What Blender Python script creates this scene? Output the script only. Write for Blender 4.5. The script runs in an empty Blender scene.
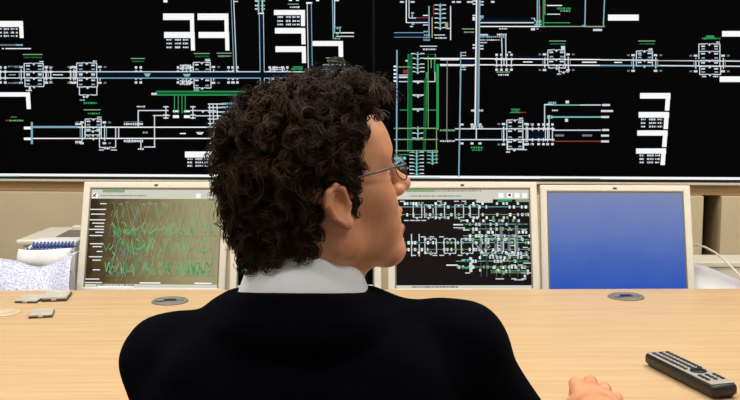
import bpy, bmesh, math, random
import numpy as np
from mathutils import Vector, Matrix, Euler

random.seed(7)
RNG = np.random.default_rng(11)
SC = bpy.context.scene
COL = SC.collection

# ------------------------------------------------------------------ camera, world, exposure
FPX = 1028.0
CAM_Z = 1.274
PITCH = math.atan(125.0 / FPX)
ROLL = math.radians(0.15)
cam_d = bpy.data.cameras.new('camera')
cam_d.sensor_width = 36.0
cam_d.lens = FPX / 740.0 * 36.0
cam_d.clip_start = 0.05
cam = bpy.data.objects.new('camera', cam_d)
COL.objects.link(cam)
cam.location = (0, 0, CAM_Z)
cam.rotation_euler = (Matrix.Rotation(math.pi / 2 - PITCH, 3, 'X') @ Matrix.Rotation(-ROLL, 3, 'Z')).to_euler()
SC.camera = cam
cam_d.dof.use_dof = False

w = bpy.data.worlds.new('world')
SC.world = w
w.use_nodes = True
w.node_tree.nodes['Background'].inputs[0].default_value = (0.9, 0.95, 1.0, 1)
w.node_tree.nodes['Background'].inputs[1].default_value = 0.05
SC.view_settings.view_transform = 'Standard'
SC.view_settings.look = 'None'
SC.view_settings.exposure = 0.0
SC.view_settings.gamma = 1.0
SC.view_settings.use_curve_mapping = False
CEIL_WATTS = 22.0

CAM_M = Matrix.Rotation(math.pi / 2 - PITCH, 3, 'X') @ Matrix.Rotation(-ROLL, 3, 'Z')
CAM_O = Vector((0, 0, CAM_Z))


def ray(px, py):
    return CAM_M @ Vector(((px - 370.0) / FPX, (200.0 - py) / FPX, -1.0))


def PX(px, py, Y):
    d = ray(px, py)
    return CAM_O + d * (Y / d.y)


def on_plane(px, py, p0, n):
    d = ray(px, py)
    return CAM_O + d * ((p0 - CAM_O).dot(n) / d.dot(n))


# ------------------------------------------------------------------ materials
def srgb(r, g, b):
    f = lambda c: (c / 255 / 12.92) if c / 255 <= 0.04045 else ((c / 255 + 0.055) / 1.055) ** 2.4
    return (f(r), f(g), f(b), 1)


def new_mat(name):
    m = bpy.data.materials.new(name)
    m.use_nodes = True
    nt = m.node_tree
    return m, nt, nt.nodes['Principled BSDF'], nt.nodes['Material Output']


def mat(name, col, rough=0.5, metal=0.0, noise=0.0, scale=20.0, bump=0.0, bscale=200.0, spec=0.5, stretch=None):
    m, nt, b, o = new_mat(name)
    b.inputs['Base Color'].default_value = col
    b.inputs['Roughness'].default_value = rough
    b.inputs['Metallic'].default_value = metal
    b.inputs['Specular IOR Level'].default_value = spec
    tc = nt.nodes.new('ShaderNodeTexCoord')
    if noise > 0:
        n = nt.nodes.new('ShaderNodeTexNoise')
        n.inputs['Scale'].default_value = scale
        n.inputs['Detail'].default_value = 4
        if stretch:
            mp = nt.nodes.new('ShaderNodeMapping')
            mp.inputs['Scale'].default_value = stretch
            nt.links.new(tc.outputs['Object'], mp.inputs[0])
            nt.links.new(mp.outputs[0], n.inputs['Vector'])
        else:
            nt.links.new(tc.outputs['Object'], n.inputs['Vector'])
        r = nt.nodes.new('ShaderNodeValToRGB')
        r.color_ramp.elements[0].position = 0.3
        r.color_ramp.elements[1].position = 0.7
        r.color_ramp.elements[0].color = tuple(c * (1 - noise) for c in col[:3]) + (1,)
        r.color_ramp.elements[1].color = tuple(min(1, c * (1 + noise)) for c in col[:3]) + (1,)
        nt.links.new(n.outputs['Fac'], r.inputs[0])
        nt.links.new(r.outputs[0], b.inputs['Base Color'])
    if bump > 0:
        n2 = nt.nodes.new('ShaderNodeTexNoise')
        n2.inputs['Scale'].default_value = bscale
        nt.links.new(tc.outputs['Object'], n2.inputs['Vector'])
        bp = nt.nodes.new('ShaderNodeBump')
        bp.inputs['Strength'].default_value = bump
        bp.inputs['Distance'].default_value = 0.002
        nt.links.new(n2.outputs['Fac'], bp.inputs['Height'])
        nt.links.new(bp.outputs[0], b.inputs['Normal'])
    return m


def emit(name, col, s=1.0):
    m, nt, b, o = new_mat(name)
    nt.nodes.remove(b)
    e = nt.nodes.new('ShaderNodeEmission')
    e.inputs[0].default_value = col
    e.inputs[1].default_value = s
    nt.links.new(e.outputs[0], o.inputs[0])
    return m


def wood_mat():
    m, nt, b, o = new_mat('maple_veneer')
    tc = nt.nodes.new('ShaderNodeTexCoord')
    mp = nt.nodes.new('ShaderNodeMapping')
    mp.inputs['Scale'].default_value = (0.9, 26.0, 26.0)
    nt.links.new(tc.outputs['Object'], mp.inputs[0])
    n = nt.nodes.new('ShaderNodeTexNoise')
    n.inputs['Scale'].default_value = 3.0
    n.inputs['Detail'].default_value = 6
    n.inputs['Roughness'].default_value = 0.62
    nt.links.new(mp.outputs[0], n.inputs['Vector'])
    mp2 = nt.nodes.new('ShaderNodeMapping')
    mp2.inputs['Scale'].default_value = (3.0, 160.0, 160.0)
    nt.links.new(tc.outputs['Object'], mp2.inputs[0])
    n2 = nt.nodes.new('ShaderNodeTexNoise')
    n2.inputs['Scale'].default_value = 2.0
    n2.inputs['Detail'].default_value = 3
    nt.links.new(mp2.outputs[0], n2.inputs['Vector'])
    mx = nt.nodes.new('ShaderNodeMix')
    mx.inputs[0].default_value = 0.35
    nt.links.new(n.outputs['Fac'], mx.inputs[2])
    nt.links.new(n2.outputs['Fac'], mx.inputs[3])
    r = nt.nodes.new('ShaderNodeValToRGB')
    e = r.color_ramp.elements
    e[0].position = 0.33
    e[0].color = srgb(198, 163, 118)
    e[1].position = 0.68
    e[1].color = srgb(220, 190, 148)
    e2 = r.color_ramp.elements.new(0.5)
    e2.color = srgb(211, 177, 133)
    nt.links.new(mx.outputs[0], r.inputs[0])
    nt.links.new(r.outputs[0], b.inputs['Base Color'])
    b.inputs['Roughness'].default_value = 0.42
    b.inputs['Specular IOR Level'].default_value = 0.35
    return m


M = {
    'wood': wood_mat(),
    'wall': mat('beige_wall_paint', srgb(208, 192, 160), 0.8, noise=0.05, scale=6, bump=0.15, bscale=120),
    'band': mat('brown_panel', srgb(172, 142, 102), 0.7, noise=0.06, scale=12),
    'ledge': mat('cream_laminate', srgb(214, 204, 182), 0.5),
    'paint': mat('off_white_paint', srgb(205, 200, 190), 0.85, noise=0.03, scale=4),
    'ceil': mat('ceiling_white', srgb(225, 225, 222), 0.9, noise=0.03, scale=30),
    'floor': mat('grey_carpet', srgb(95, 96, 100), 0.95, noise=0.2, scale=90, bump=0.4, bscale=300),
    'dark': mat('dark_recess', srgb(22, 18, 14), 0.9),
    'scrblack': mat('display_black', (0.0006, 0.0006, 0.0009, 1), 0.8, spec=0.04),
    'blackpl': mat('black_plastic', (0.006, 0.006, 0.007, 1), 0.4),
    'silver': mat('silver_trim', srgb(245, 247, 248), 0.35, 0.0),
    'cream': mat('cream_monitor_plastic', srgb(226, 221, 206), 0.45, noise=0.02, scale=15),
    'creamdk': mat('grey_inner_bezel', srgb(120, 114, 100), 0.5),
    'white': mat('white_paper', srgb(235, 235, 238), 0.8, noise=0.02, scale=40),
    'grey': mat('grey_plastic', srgb(128, 126, 118), 0.45, noise=0.08, scale=50),
    'greydk': mat('dark_grey_plastic', srgb(60, 58, 55), 0.5),
    'metal': mat('dark_metal', srgb(90, 90, 92), 0.35, 0.8),
    'skin': None,
}


def skin_mat():
    m, nt, b, o = new_mat('skin')
    tc = nt.nodes.new('ShaderNodeTexCoord')
    n = nt.nodes.new('ShaderNodeTexNoise')
    n.inputs['Scale'].default_value = 28
    n.inputs['Detail'].default_value = 5
    nt.links.new(tc.outputs['Object'], n.inputs['Vector'])
    r = nt.nodes.new('ShaderNodeValToRGB')
    r.color_ramp.elements[0].position = 0.3
    r.color_ramp.elements[0].color = srgb(214, 140, 100)
    r.color_ramp.elements[1].position = 0.72
    r.color_ramp.elements[1].color = srgb(236, 172, 132)
    nt.links.new(n.outputs['Fac'], r.inputs[0])
    nt.links.new(r.outputs[0], b.inputs['Base Color'])
    n2 = nt.nodes.new('ShaderNodeTexNoise')
    n2.inputs['Scale'].default_value = 420
    nt.links.new(tc.outputs['Object'], n2.inputs['Vector'])
    bp = nt.nodes.new('ShaderNodeBump')
    bp.inputs['Strength'].default_value = 0.15
    bp.inputs['Distance'].default_value = 0.001
    nt.links.new(n2.outputs['Fac'], bp.inputs['Height'])
    nt.links.new(bp.outputs[0], b.inputs['Normal'])
    b.inputs['Roughness'].default_value = 0.5
    b.inputs['Subsurface Weight'].default_value = 0.12
    b.inputs['Subsurface Radius'].default_value = (0.012, 0.005, 0.003)
    b.inputs['Subsurface Scale'].default_value = 0.5
    return m


M['skin'] = skin_mat()
M['lips'] = mat('lips', srgb(176, 92, 78), 0.45, noise=0.06, scale=60)
M['mouth'] = mat('mouth_inside', srgb(60, 18, 16), 0.6)
M['eye'] = mat('eye_white', srgb(225, 220, 214), 0.25)
M['sweater'] = mat('navy_knit', srgb(5, 6, 13), 0.95, noise=0.18, scale=60, bump=0.5, bscale=500, spec=0.04)
M['shirt'] = mat('white_cotton', srgb(238, 242, 249), 0.8, bump=0.12, bscale=900)
M['trouser'] = mat('dark_trouser', srgb(34, 36, 46), 0.9, noise=0.1, scale=80)
M['shoe'] = mat('shoe_leather', srgb(24, 20, 18), 0.35)


def hair_mat():
    m, nt, b, o = new_mat('dark_brown_hair')
    tc = nt.nodes.new('ShaderNodeTexCoord')
    n = nt.nodes.new('ShaderNodeTexNoise')
    n.inputs['Scale'].default_value = 45
    n.inputs['Detail'].default_value = 3
    nt.links.new(tc.outputs['Object'], n.inputs['Vector'])
    r = nt.nodes.new('ShaderNodeValToRGB')
    r.color_ramp.elements[0].position = 0.3
    r.color_ramp.elements[0].color = srgb(26, 17, 12)
    r.color_ramp.elements[1].position = 0.75
    r.color_ramp.elements[1].color = srgb(78, 53, 34)
    nt.links.new(n.outputs['Fac'], r.inputs[0])
    nt.links.new(r.outputs[0], b.inputs['Base Color'])
    b.inputs['Roughness'].default_value = 0.55
    b.inputs['Specular IOR Level'].default_value = 0.18
    return m


M['hair'] = hair_mat()

# display colours (light given off by the screens)
GC = {
    't': emit('lit_toolbar', srgb(214, 214, 198), 0.95),
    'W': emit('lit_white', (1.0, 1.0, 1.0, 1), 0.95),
    'w': emit('lit_soft_white', (0.82, 0.88, 0.95, 1), 0.8),
    'd': emit('lit_grey', (0.5, 0.55, 0.6, 1), 0.35),
    'B': emit('lit_pale_blue', (0.38, 0.68, 0.85, 1), 0.6),
    'b': emit('lit_navy', (0.03, 0.09, 0.26, 1), 0.07),
    'c': emit('lit_cyan', (0.35, 0.85, 0.85, 1), 0.6),
    'G': emit('lit_green', (0.06, 0.62, 0.2, 1), 0.5),
    'g': emit('lit_dark_green', (0.02, 0.32, 0.1, 1), 0.3),
    'R': emit('lit_red', (0.7, 0.1, 0.08, 1), 0.35),
    'Y': emit('lit_yellow', (0.75, 0.75, 0.4, 1), 0.5),
    'p': emit('lit_pale_green', (0.5, 0.88, 0.42, 1), 0.44),
    'k': emit('lit_dark_text', (0.03, 0.03, 0.04, 1), 0.6),
}
GORDER = list(GC)


# ------------------------------------------------------------------ mesh helpers
def link(o, parent=None):
    COL.objects.link(o)
    if parent:
        o.parent = parent
    return o


def empty(name, loc=(0, 0, 0), rot=(0, 0, 0), label=None, cat=None, group=None):
    o = bpy.data.objects.new(name, None)
    COL.objects.link(o)
    o.location = loc
    o.rotation_euler = rot
    tag(o, label, cat, group)
    return o


def tag(o, label=None, cat=None, group=None, kind=None):
    if label: o['label'] = label
    if cat: o['category'] = cat
    if group: o['group'] = group
    if kind: o['kind'] = kind
    return o


def from_bm(name, bm, m, parent=None, smooth=False):
    me = bpy.data.meshes.new(name)
    bmesh.ops.recalc_face_normals(bm, faces=bm.faces)
    bm.to_mesh(me)
    bm.free()
    for mm in (m if isinstance(m, (list, tuple)) else [m]):
        me.materials.append(mm)
    if smooth:
        me.shade_smooth()
    return link(bpy.data.objects.new(name, me), parent)


def from_np(name, V, F, m, parent=None, smooth=True, fmat=None):
    me = bpy.data.meshes.new(name)
    V = np.asarray(V, dtype=np.float32)
    F = np.asarray(F, dtype=np.int32)
    k = F.shape[1]
    me.vertices.add(len(V))
    me.vertices.foreach_set('co', V.ravel())
    me.loops.add(F.size)
    me.loops.foreach_set('vertex_index', F.ravel())
    me.polygons.add(len(F))
    me.polygons.foreach_set('loop_start', np.arange(0, F.size, k, dtype=np.int32))
    me.polygons.foreach_set('loop_total', np.full(len(F), k, dtype=np.int32))
    for mm in (m if isinstance(m, (list, tuple)) else [m]):
        me.materials.append(mm)
    if fmat is not None:
        me.polygons.foreach_set('material_index', np.asarray(fmat, dtype=np.int32))
    me.update(calc_edges=True)
    me.validate()
    if smooth:
        me.shade_smooth()
    return link(bpy.data.objects.new(name, me), parent)


def add_box(bm, lo, hi, mtx=None, bevel=0.0, seg=2):
    r = bmesh.ops.create_cube(bm, size=1.0)
    vs = r['verts']
    lo, hi = Vector(lo), Vector(hi)
    for v in vs:
        v.co = Vector(((lo[i] + hi[i]) / 2 + v.co[i] * (hi[i] - lo[i]) for i in range(3)))
    if bevel > 0:
        es = list({e for v in vs for e in v.link_edges})
        r2 = bmesh.ops.bevel(bm, geom=es, offset=bevel, segments=seg, affect='EDGES', profile=0.5)
        vs = list({v for f in r2['faces'] for v in f.verts} | {v for v in vs if v.is_valid})
    if mtx:
        bmesh.ops.transform(bm, matrix=mtx, verts=vs)
    return vs


def box(name, lo, hi, m, parent=None, bevel=0.0, mtx=None, seg=2, smooth=False):
    bm = bmesh.new()
    add_box(bm, lo, hi, mtx, bevel, seg)
    return from_bm(name, bm, m, parent, smooth)


def add_tube(bm, pts, rad, sides=8, caps=True):
    pts = [Vector(p) for p in pts]
    n = len(pts)
    rads = rad if isinstance(rad, (list, tuple)) else [rad] * n
    rings = []
    up = None
    for i, p in enumerate(pts):
        t = (pts[min(i + 1, n - 1)] - pts[max(i - 1, 0)]).normalized()
        if up is None:
            up = Vector((0, 0, 1)) if abs(t.z) < 0.9 else Vector((1, 0, 0))
        a = t.cross(up).normalized()
        up = a.cross(t).normalized()
        rings.append([bm.verts.new(p + (a * math.cos(2 * math.pi * j / sides) + up * math.sin(2 * math.pi * j / sides)) * rads[i]) for j in range(sides)])
    for i in range(n - 1):
        for j in range(sides):
            bm.faces.new((rings[i][j], rings[i][(j + 1) % sides], rings[i + 1][(j + 1) % sides], rings[i + 1][j]))
    if caps:
        bm.faces.new(rings[0][::-1])
        bm.faces.new(rings[-1])


def add_lathe(bm, prof, sides=32, mtx=None, closed=False):
    rings = []
    for r, z in prof:
        rings.append([bm.verts.new((r * math.cos(2 * math.pi * j / sides), r * math.sin(2 * math.pi * j / sides), z)) for j in range(sides)])
    for i in range(len(prof) - 1):
        for j in range(sides):
            bm.faces.new((rings[i][j], rings[i][(j + 1) % sides], rings[i + 1][(j + 1) % sides], rings[i + 1][j]))
    if not closed:
        bm.faces.new(rings[0][::-1])
        bm.faces.new(rings[-1])
    else:
        for j in range(sides):
            bm.faces.new((rings[-1][j], rings[-1][(j + 1) % sides], rings[0][(j + 1) % sides], rings[0][j]))
    vs = [v for r in rings for v in r]
    if mtx:
        bmesh.ops.transform(bm, matrix=mtx, verts=vs)


# ------------------------------------------------------------------ signed distance modelling
class Field:
    def __init__(s, lo, hi, h):
        s.lo = np.array(lo, dtype=np.float64)
        s.h = h
        s.n = np.ceil((np.array(hi) - s.lo) / h).astype(int) + 1
        s.F = np.full(s.n, 0.2, dtype=np.float32)

    def _sub(s, lo, hi):
        a = np.clip(np.floor((np.array(lo) - s.lo) / s.h).astype(int), 0, s.n)
        b = np.clip(np.ceil((np.array(hi) - s.lo) / s.h).astype(int) + 1, 0, s.n)
        sl = tuple(slice(a[i], b[i]) for i in range(3))
        if any(b[i] <= a[i] for i in range(3)):
            return None, None
        ax = [(s.lo[i] + np.arange(a[i], b[i]) * s.h) for i in range(3)]
        P = np.stack(np.meshgrid(*ax, indexing='ij'), axis=-1).astype(np.float32)
        return sl, P

    def put(s, fn, lo, hi, k=0.01, op='u'):
        m = k + 3 * s.h + 0.004
        sl, P = s._sub(np.array(lo) - m, np.array(hi) + m)
        if sl is None: return
        d = fn(P)
        a = s.F[sl]
        if op == 'u':
            hh = np.maximum(k - np.abs(a - d), 0) / max(k, 1e-6)
            s.F[sl] = np.minimum(a, d) - hh * hh * k * 0.25
        else:
            d = -d
            hh = np.maximum(k - np.abs(a - d), 0) / max(k, 1e-6)
            s.F[sl] = np.maximum(a, d) + hh * hh * k * 0.25

    def ell(s, c, r, k=0.01, T=None, op='u'):
        r = np.array(r, dtype=np.float32)
        if T is None:
            cc = np.array(c, dtype=np.float32)
            fn = lambda P: (lambda q: (lambda k0, k1: k0 * (k0 - 1.0) / np.maximum(k1, 1e-6))(np.linalg.norm(q / r, axis=-1), np.linalg.norm(q / (r * r), axis=-1)))(P - cc)
            s.put(fn, cc - r, cc + r, k, op)
        else:
            Ti = np.array(T.inverted(), dtype=np.float32)
            wc = np.array(T @ Vector(c))
            R = float(r.max())
            cc = np.array(c, dtype=np.float32)
            def fn(P):
                q = P @ Ti[:3, :3].T + Ti[:3, 3] - cc
                k0 = np.linalg.norm(q / r, axis=-1)
                k1 = np.linalg.norm(q / (r * r), axis=-1)
                return k0 * (k0 - 1.0) / np.maximum(k1, 1e-6)
            s.put(fn, wc - R, wc + R, k, op)

    def cap(s, a, b, ra, rb, k=0.01, T=None, op='u'):
        if T is not None:
            a, b = T @ Vector(a), T @ Vector(b)
        a, b = np.array(a, dtype=np.float32), np.array(b, dtype=np.float32)
        R = max(ra, rb)
        ab = b - a
        L2 = float(ab @ ab) + 1e-12
        def fn(P):
            q = P - a
            t = np.clip((q @ ab) / L2, 0, 1)
            return np.linalg.norm(q - t[..., None] * ab, axis=-1) - (ra + (rb - ra) * t)
        s.put(fn, np.minimum(a, b) - R, np.maximum(a, b) + R, k, op)

    def mesh(s):
        F = s.F
        ins = F < 0
        c = np.zeros(np.array(F.shape) - 1, dtype=np.int8)
        for i in (0, 1):
            for j in (0, 1):
                for k in (0, 1):
                    c += ins[i:F.shape[0] - 1 + i, j:F.shape[1] - 1 + j, k:F.shape[2] - 1 + k]
        I = np.argwhere((c > 0) & (c < 8))
        acc = np.zeros((len(I), 3))
        cnt = np.zeros(len(I))
        for ax in range(3):
            o = [q for q in range(3) if q != ax]
            for u in (0, 1):
                for v in (0, 1):
                    A = I.copy(); A[:, o[0]] += u; A[:, o[1]] += v
                    B = A.copy(); B[:, ax] += 1
                    fa = F[A[:, 0], A[:, 1], A[:, 2]]
                    fb = F[B[:, 0], B[:, 1], B[:, 2]]
                    x = (fa < 0) != (fb < 0)
                    t = fa / np.where(np.abs(fa - fb) < 1e-9, 1e-9, fa - fb)
                    p = np.zeros((len(I), 3)); p[:, ax] = np.clip(t, 0, 1); p[:, o[0]] = u; p[:, o[1]] = v
                    acc[x] += p[x]; cnt[x] += 1
        V = s.lo + (I + acc / np.maximum(cnt, 1)[:, None]) * s.h
        idx = np.full(c.shape, -1, dtype=np.int32)
        idx[I[:, 0], I[:, 1], I[:, 2]] = np.arange(len(I))
        Q = []
        for ax in range(3):
            o = [(ax + 1) % 3, (ax + 2) % 3]
            sa = [slice(None)] * 3; sb = [slice(None)] * 3
            sa[ax] = slice(0, -1); sb[ax] = slice(1, None)
            X = ins[tuple(sa)] != ins[tuple(sb)]
            E = np.argwhere(X)
            E = E[(E[:, o[0]] > 0) & (E[:, o[1]] > 0) & (E[:, o[0]] < F.shape[o[0]] - 1) & (E[:, o[1]] < F.shape[o[1]] - 1)]
            q = []
            for u, v in ((1, 1), (0, 1), (0, 0), (1, 0)):
                A = E.copy(); A[:, o[0]] -= u; A[:, o[1]] -= v
                q.append(idx[A[:, 0], A[:, 1], A[:, 2]])
            q = np.stack(q, 1)
            fl = ~ins[E[:, 0], E[:, 1], E[:, 2]]
            q[fl] = q[fl][:, ::-1]
            Q.append(q)
        Q = np.concatenate(Q)
        Q = Q[(Q >= 0).all(1)]
        return V, Q


def vnormals(V, F):
    a, b, c = V[F[:, 0]], V[F[:, 1]], V[F[:, 2]]
    n = np.cross(b - a, c - a)
    N = np.zeros_like(V)
    for j in range(F.shape[1]):
        np.add.at(N, F[:, j], n)
    return N / np.maximum(np.linalg.norm(N, axis=1), 1e-12)[:, None]


# ------------------------------------------------------------------ the room
WALL_SL = 0.08
WALL_A = -math.atan(WALL_SL)
WALL_P = Vector((0, 3.6, 0))
WM = Matrix.Translation(WALL_P) @ Matrix.Rotation(WALL_A, 4, 'Z')      # wall frame: x along, -y towards the desk
WN = (WM.to_3x3() @ Vector((0, -1, 0))).normalized()


def wall_px(px, py, off=0.0):
    """point of the sloped wall frame (x, z) seen at that pixel, off metres in front of the display plane"""
    p = on_plane(px, py, WALL_P + WN * off, WN)
    l = WM.inverted() @ p
    return l.x, l.z


def struct(o):
    o['kind'] = 'structure'
    return o


XL, XR, YB, YF, ZC = -2.6, 2.6, -1.6, 4.3, 2.75
struct(box('floor', (XL, YB, -0.06), (XR, YF, 0), M['floor']))
struct(box('ceiling', (XL, YB, ZC), (XR, YF, ZC + 0.06), M['ceil']))
struct(box('wall_left', (XL - 0.08, YB, 0), (XL, YF, ZC), M['paint']))
struct(box('wall_right', (XR, YB, 0), (XR + 0.08, YF, ZC), M['paint']))
struct(box('wall_behind_camera', (XL, YB - 0.08, 0), (XR, YB, ZC), M['paint']))
struct(box('wall_back', (XL, YF, 0), (XR, YF + 0.08, ZC), M['paint']))

zl0 = wall_px(370, 183.3, 0.03)[1]
zl1 = wall_px(370, 181.6, 0.03)[1]
zb = wall_px(370, 193.5, 0.03)[1]
o = struct(box('trim_1', (-2.3, -0.03, zl0), (2.3, -0.002, zl1), M['ledge'], bevel=0.001)); o.matrix_world = WM
o = struct(box('trim_2', (-2.3, -0.010, zb), (2.3, 0.3, zl0 - 0.001), M['band'])); o.matrix_world = WM
gx0 = wall_px(703, 220, 0.03)[0]
gx1 = wall_px(721, 220, 0.03)[0]
lw = bpy.data.objects.new('wall_lower', None); COL.objects.link(lw); lw.matrix_world = WM; struct(lw)
box('panel', (-2.3, -0.03, 0), (gx0, 0.25, zb - 0.002), M['wall'], lw, bevel=0.002)
box('panel', (gx1, -0.03, 0), (2.3, 0.25, zb - 0.002), M['wall'], lw, bevel=0.002)
box('gap_lining', (gx0, 0.2, 0), (gx1, 0.25, zb), M['dark'], lw)

# ceiling lights (out of frame above)
def unseen_ceiling_light(x, y, which, watts):
    t = empty('unseen_ceiling_light', (x, y, ZC), label='unseen long white fluorescent ceiling panel ' + which, cat='ceiling light', group='unseen ceiling panels over the control room')
    bm = bmesh.new()
    W, D, th = 0.62, 0.16, 0.05
    add_box(bm, (-W, -D, -th), (W, -D + 0.02, 0)); add_box(bm, (-W, D - 0.02, -th), (W, D, 0))
    add_box(bm, (-W, -D + 0.02, -th), (-W + 0.02, D - 0.02, 0)); add_box(bm, (W - 0.02, -D + 0.02, -th), (W, D - 0.02, 0))
    from_bm('frame', bm, M['paint'], t)
    box('diffuser', (-W + 0.02, -D + 0.02, -0.03), (W - 0.02, D - 0.02, -0.02), M['white'], t)
    ld = bpy.data.lights.new('tube_light', 'AREA')
    ld.shape = 'RECTANGLE'; ld.size = 1.15; ld.size_y = 0.26; ld.energy = watts
    ld.color = (1.0, 0.965, 0.915)
    lo = bpy.data.objects.new('tube_light', ld); COL.objects.link(lo); lo.parent = t; lo.location = (0, 0, -0.036)


for x, y, wd in ((-1.25, 2.35, 'over the left of the desk'), (1.25, 2.35, 'over the right of the desk'),
                 (-1.25, 0.5, 'behind the man on the left'), (1.25, 0.5, 'behind the man on the right'), (0.0, 1.45, 'straight above the man')):
    unseen_ceiling_light(x, y, wd, CEIL_WATTS * (1.35 if y > 2 else 0.8))

# ------------------------------------------------------------------ screen graphics
class Gfx:
    """flat lit marks of a screen; map(u, v) -> point in the screen's own plane (x, z)"""
    def __init__(s, mp, base=0.0):
        s.mp = mp; s.base = base; s.V = []; s.F = []; s.C = []

    def quad(s, pts, c):
        b = len(s.V)
        off = s.base - 0.0006 - 0.00025 * GORDER.index(c)
        for u, v in pts:
            x, z = s.mp(u, v)
            s.V.append((x, off, z))
        s.F.append((b, b + 1, b + 2, b + 3)); s.C.append(GORDER.index(c))

    def R(s, x0, y0, x1, y1, c='W', sk=0.0):
        s.quad(((x0, y0), (x1, y0), (x1 + sk, y1), (x0 + sk, y1)), c)

    def H(s, x0, x1, y, c='W', t=1.1, y1=None):
        t *= 0.86
        y1 = y if y1 is None else y1
        s.quad(((x0, y - t / 2), (x1, y1 - t / 2), (x1, y1 + t / 2), (x0, y + t / 2)), c)

    def V_(s, x, y0, y1, c='W', t=1.1, x1=None):
        t *= 0.86
        x1 = x if x1 is None else x1
        if y0 == -4:                                      # runs on up the display beyond the frame
            x, y0 = x - (x1 - x) / (y1 - y0) * 60, -64
        s.quad(((x - t / 2, y0), (x + t / 2, y0), (x1 + t / 2, y1), (x1 - t / 2, y1)), c)

    def L(s, x0, y0, x1, y1, c='W', t=0.9):
        dx, dy = x1 - x0, y1 - y0
        l = math.hypot(dx, dy) or 1
        a, b = -dy / l * t / 2, dx / l * t / 2
        s.quad(((x0 + a, y0 + b), (x1 + a, y1 + b), (x1 - a, y1 - b), (x0 - a, y0 - b)), c)

    def T(s, x0, x1, y, c='w', h=1.7):
        x = x0
        while x < x1:
            wd = random.uniform(0.8, 2.2)
            hh = h * random.uniform(0.6, 1.0)
            s.R(x, y - hh / 2, min(x + wd, x1), y + hh / 2, c)
            x += wd + random.uniform(0.3, 0.8)

    def label(s, x0, x1, y, c='G'):
        s.H(x0, x1, y, 'p' if c == 'G' else c, 1.0)
        s.T(x0 + 1, x1 - 0.5, y + 2.9, 'g' if c == 'G' else 'd', 1.9); s.T(x0 + 2, x1 - 1.5, y + 2.9, c, 1.0)

    def table(s, rows, cols, c='w'):
        for y in rows:
            for a, b in cols:
                s.T(a, b, y, c, 2.0)

    def bracket(s, x0, x1, y0, y1, leg, lw=4.0, sk=0.0):
        s.R(x0, y0, x1, y1, 'W')
        s.R(x1 - lw, y0, x1, leg, 'W', sk)

    def vee(s, cx, y, wd=4.0, c='w'):
        s.quad(((cx - wd, y - 0.8), (cx - wd + 1.6, y - 0.8), (cx + 0.5, y + 1.0), (cx - 0.5, y + 1.0)), c)
        s.quad(((cx + wd - 1.6, y - 0.8), (cx + wd, y - 0.8), (cx + 0.5, y + 1.0), (cx - 0.5, y + 1.0)), c)
        s.R(cx - 0.6, y - 0.6, cx + 0.6, y + 1.8, c)

    def ring(s, x0, x1, y0, y1, cx=None, c='w', top=True, bot=True):
        cx = (x0 + x1) / 2 if cx is None else cx
        s.V_(x0, y0, y1, c); s.V_(x1, y0, y1, c)
        for y, f in ((y0, top), (y1, bot)):
            if f:
                s.H(x0, cx - 3.5, y, c); s.H(cx + 3.5, x1, y, c); s.vee(cx, y, 4.0, c)

    def station(s, cx, hw, levels, tr, up=True, out=8):
        """loops stacked over and under the two through tracks"""
        for a, b in zip(levels[:-1], levels[1:]):
            sh = 0.6 if (a + b) / 2 > sum(tr) / 2 else -0.2
            s.ring(cx - hw + sh, cx + hw + sh, a, b, cx + sh * 0.5)
            for sd in (-1, 1):
                if b - a > 4:
                    x = cx + sd * hw * 0.62
                    s.R(x - 1.9, a + 1.6, x + 1.9, a + 3.0, 'w')
                    if b - a > 6: s.R(x - 1.6, b - 3.2, x + 1.8, b - 1.8, 'B')
        s.T(cx + hw - 4, cx + hw, levels[0] - 1.8, 'w')
        for sd in (-1, 1):
            x = cx + sd * (hw + 3.2)
            s.V_(x, tr[0] - 2.5, tr[1] + 2.5, 'w'); s.V_(x + sd * 1.9, tr[0] - 1, tr[1] + 1, 'B', 0.8)
            for y in (tr[0] - 4.8, tr[1] + 4.8):
                s.R(x - 2.0, y - 1.0, x + 1.5, y + 1.0, 'w'); s.R(x + sd * 5 - 1.3, y - 0.8, x + sd * 5 + 1.3, y + 0.8, 'd')

    def signal(s, x, tr):
        for q in (-2.4, 2.4):
            s.V_(x + q, tr[0] - 2, tr[1] + 2, 'w')
            s.R(x + q - 1.2, tr[0] - 5.5, x + q + 1.2, tr[0] - 3.2, 'w'); s.R(x + q - 1.3, tr[1] + 3.4, x + q + 1.3, tr[1] + 5.6, 'w')
            s.H(x + q - 2, x + q + 2, tr[0], 'W', 1.8); s.H(x + q - 2, x + q + 2, tr[1], 'w', 1.8)

    def ladder(s, x0, x1, rows, c='w', sc='w'):
        cx = (x0 + x1) / 2
        for y in rows:
            s.H(x0, x0 + (x1 - x0) * 0.3, y, c, 1.1); s.H(x1 - (x1 - x0) * 0.3, x1, y, c, 1.1)
            s.vee(cx, y + 0.4, (x1 - x0) * 0.34, sc)
        s.V_(cx, rows[0] - 1.5, rows[-1] + 1.5, 'c', 1.6)

    def build(s, name, parent):
        o = from_np(name, s.V, s.F, [GC[k] for k in GORDER], parent, smooth=False, fmat=s.C)
        o['kind'] = 'stuff'
        return o


SEAM_T, SEAM_B = 371.8, 375.6
def seam_x(y): return SEAM_T + (SEAM_B - SEAM_T) * y / 177.0


zbot = wall_px(370, 177.9)[1]
ztrim = wall_px(370, 175.4)[1]
sx = wall_px(373.6, 88)[0]
CW = 1.40
CH = 1.02


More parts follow.
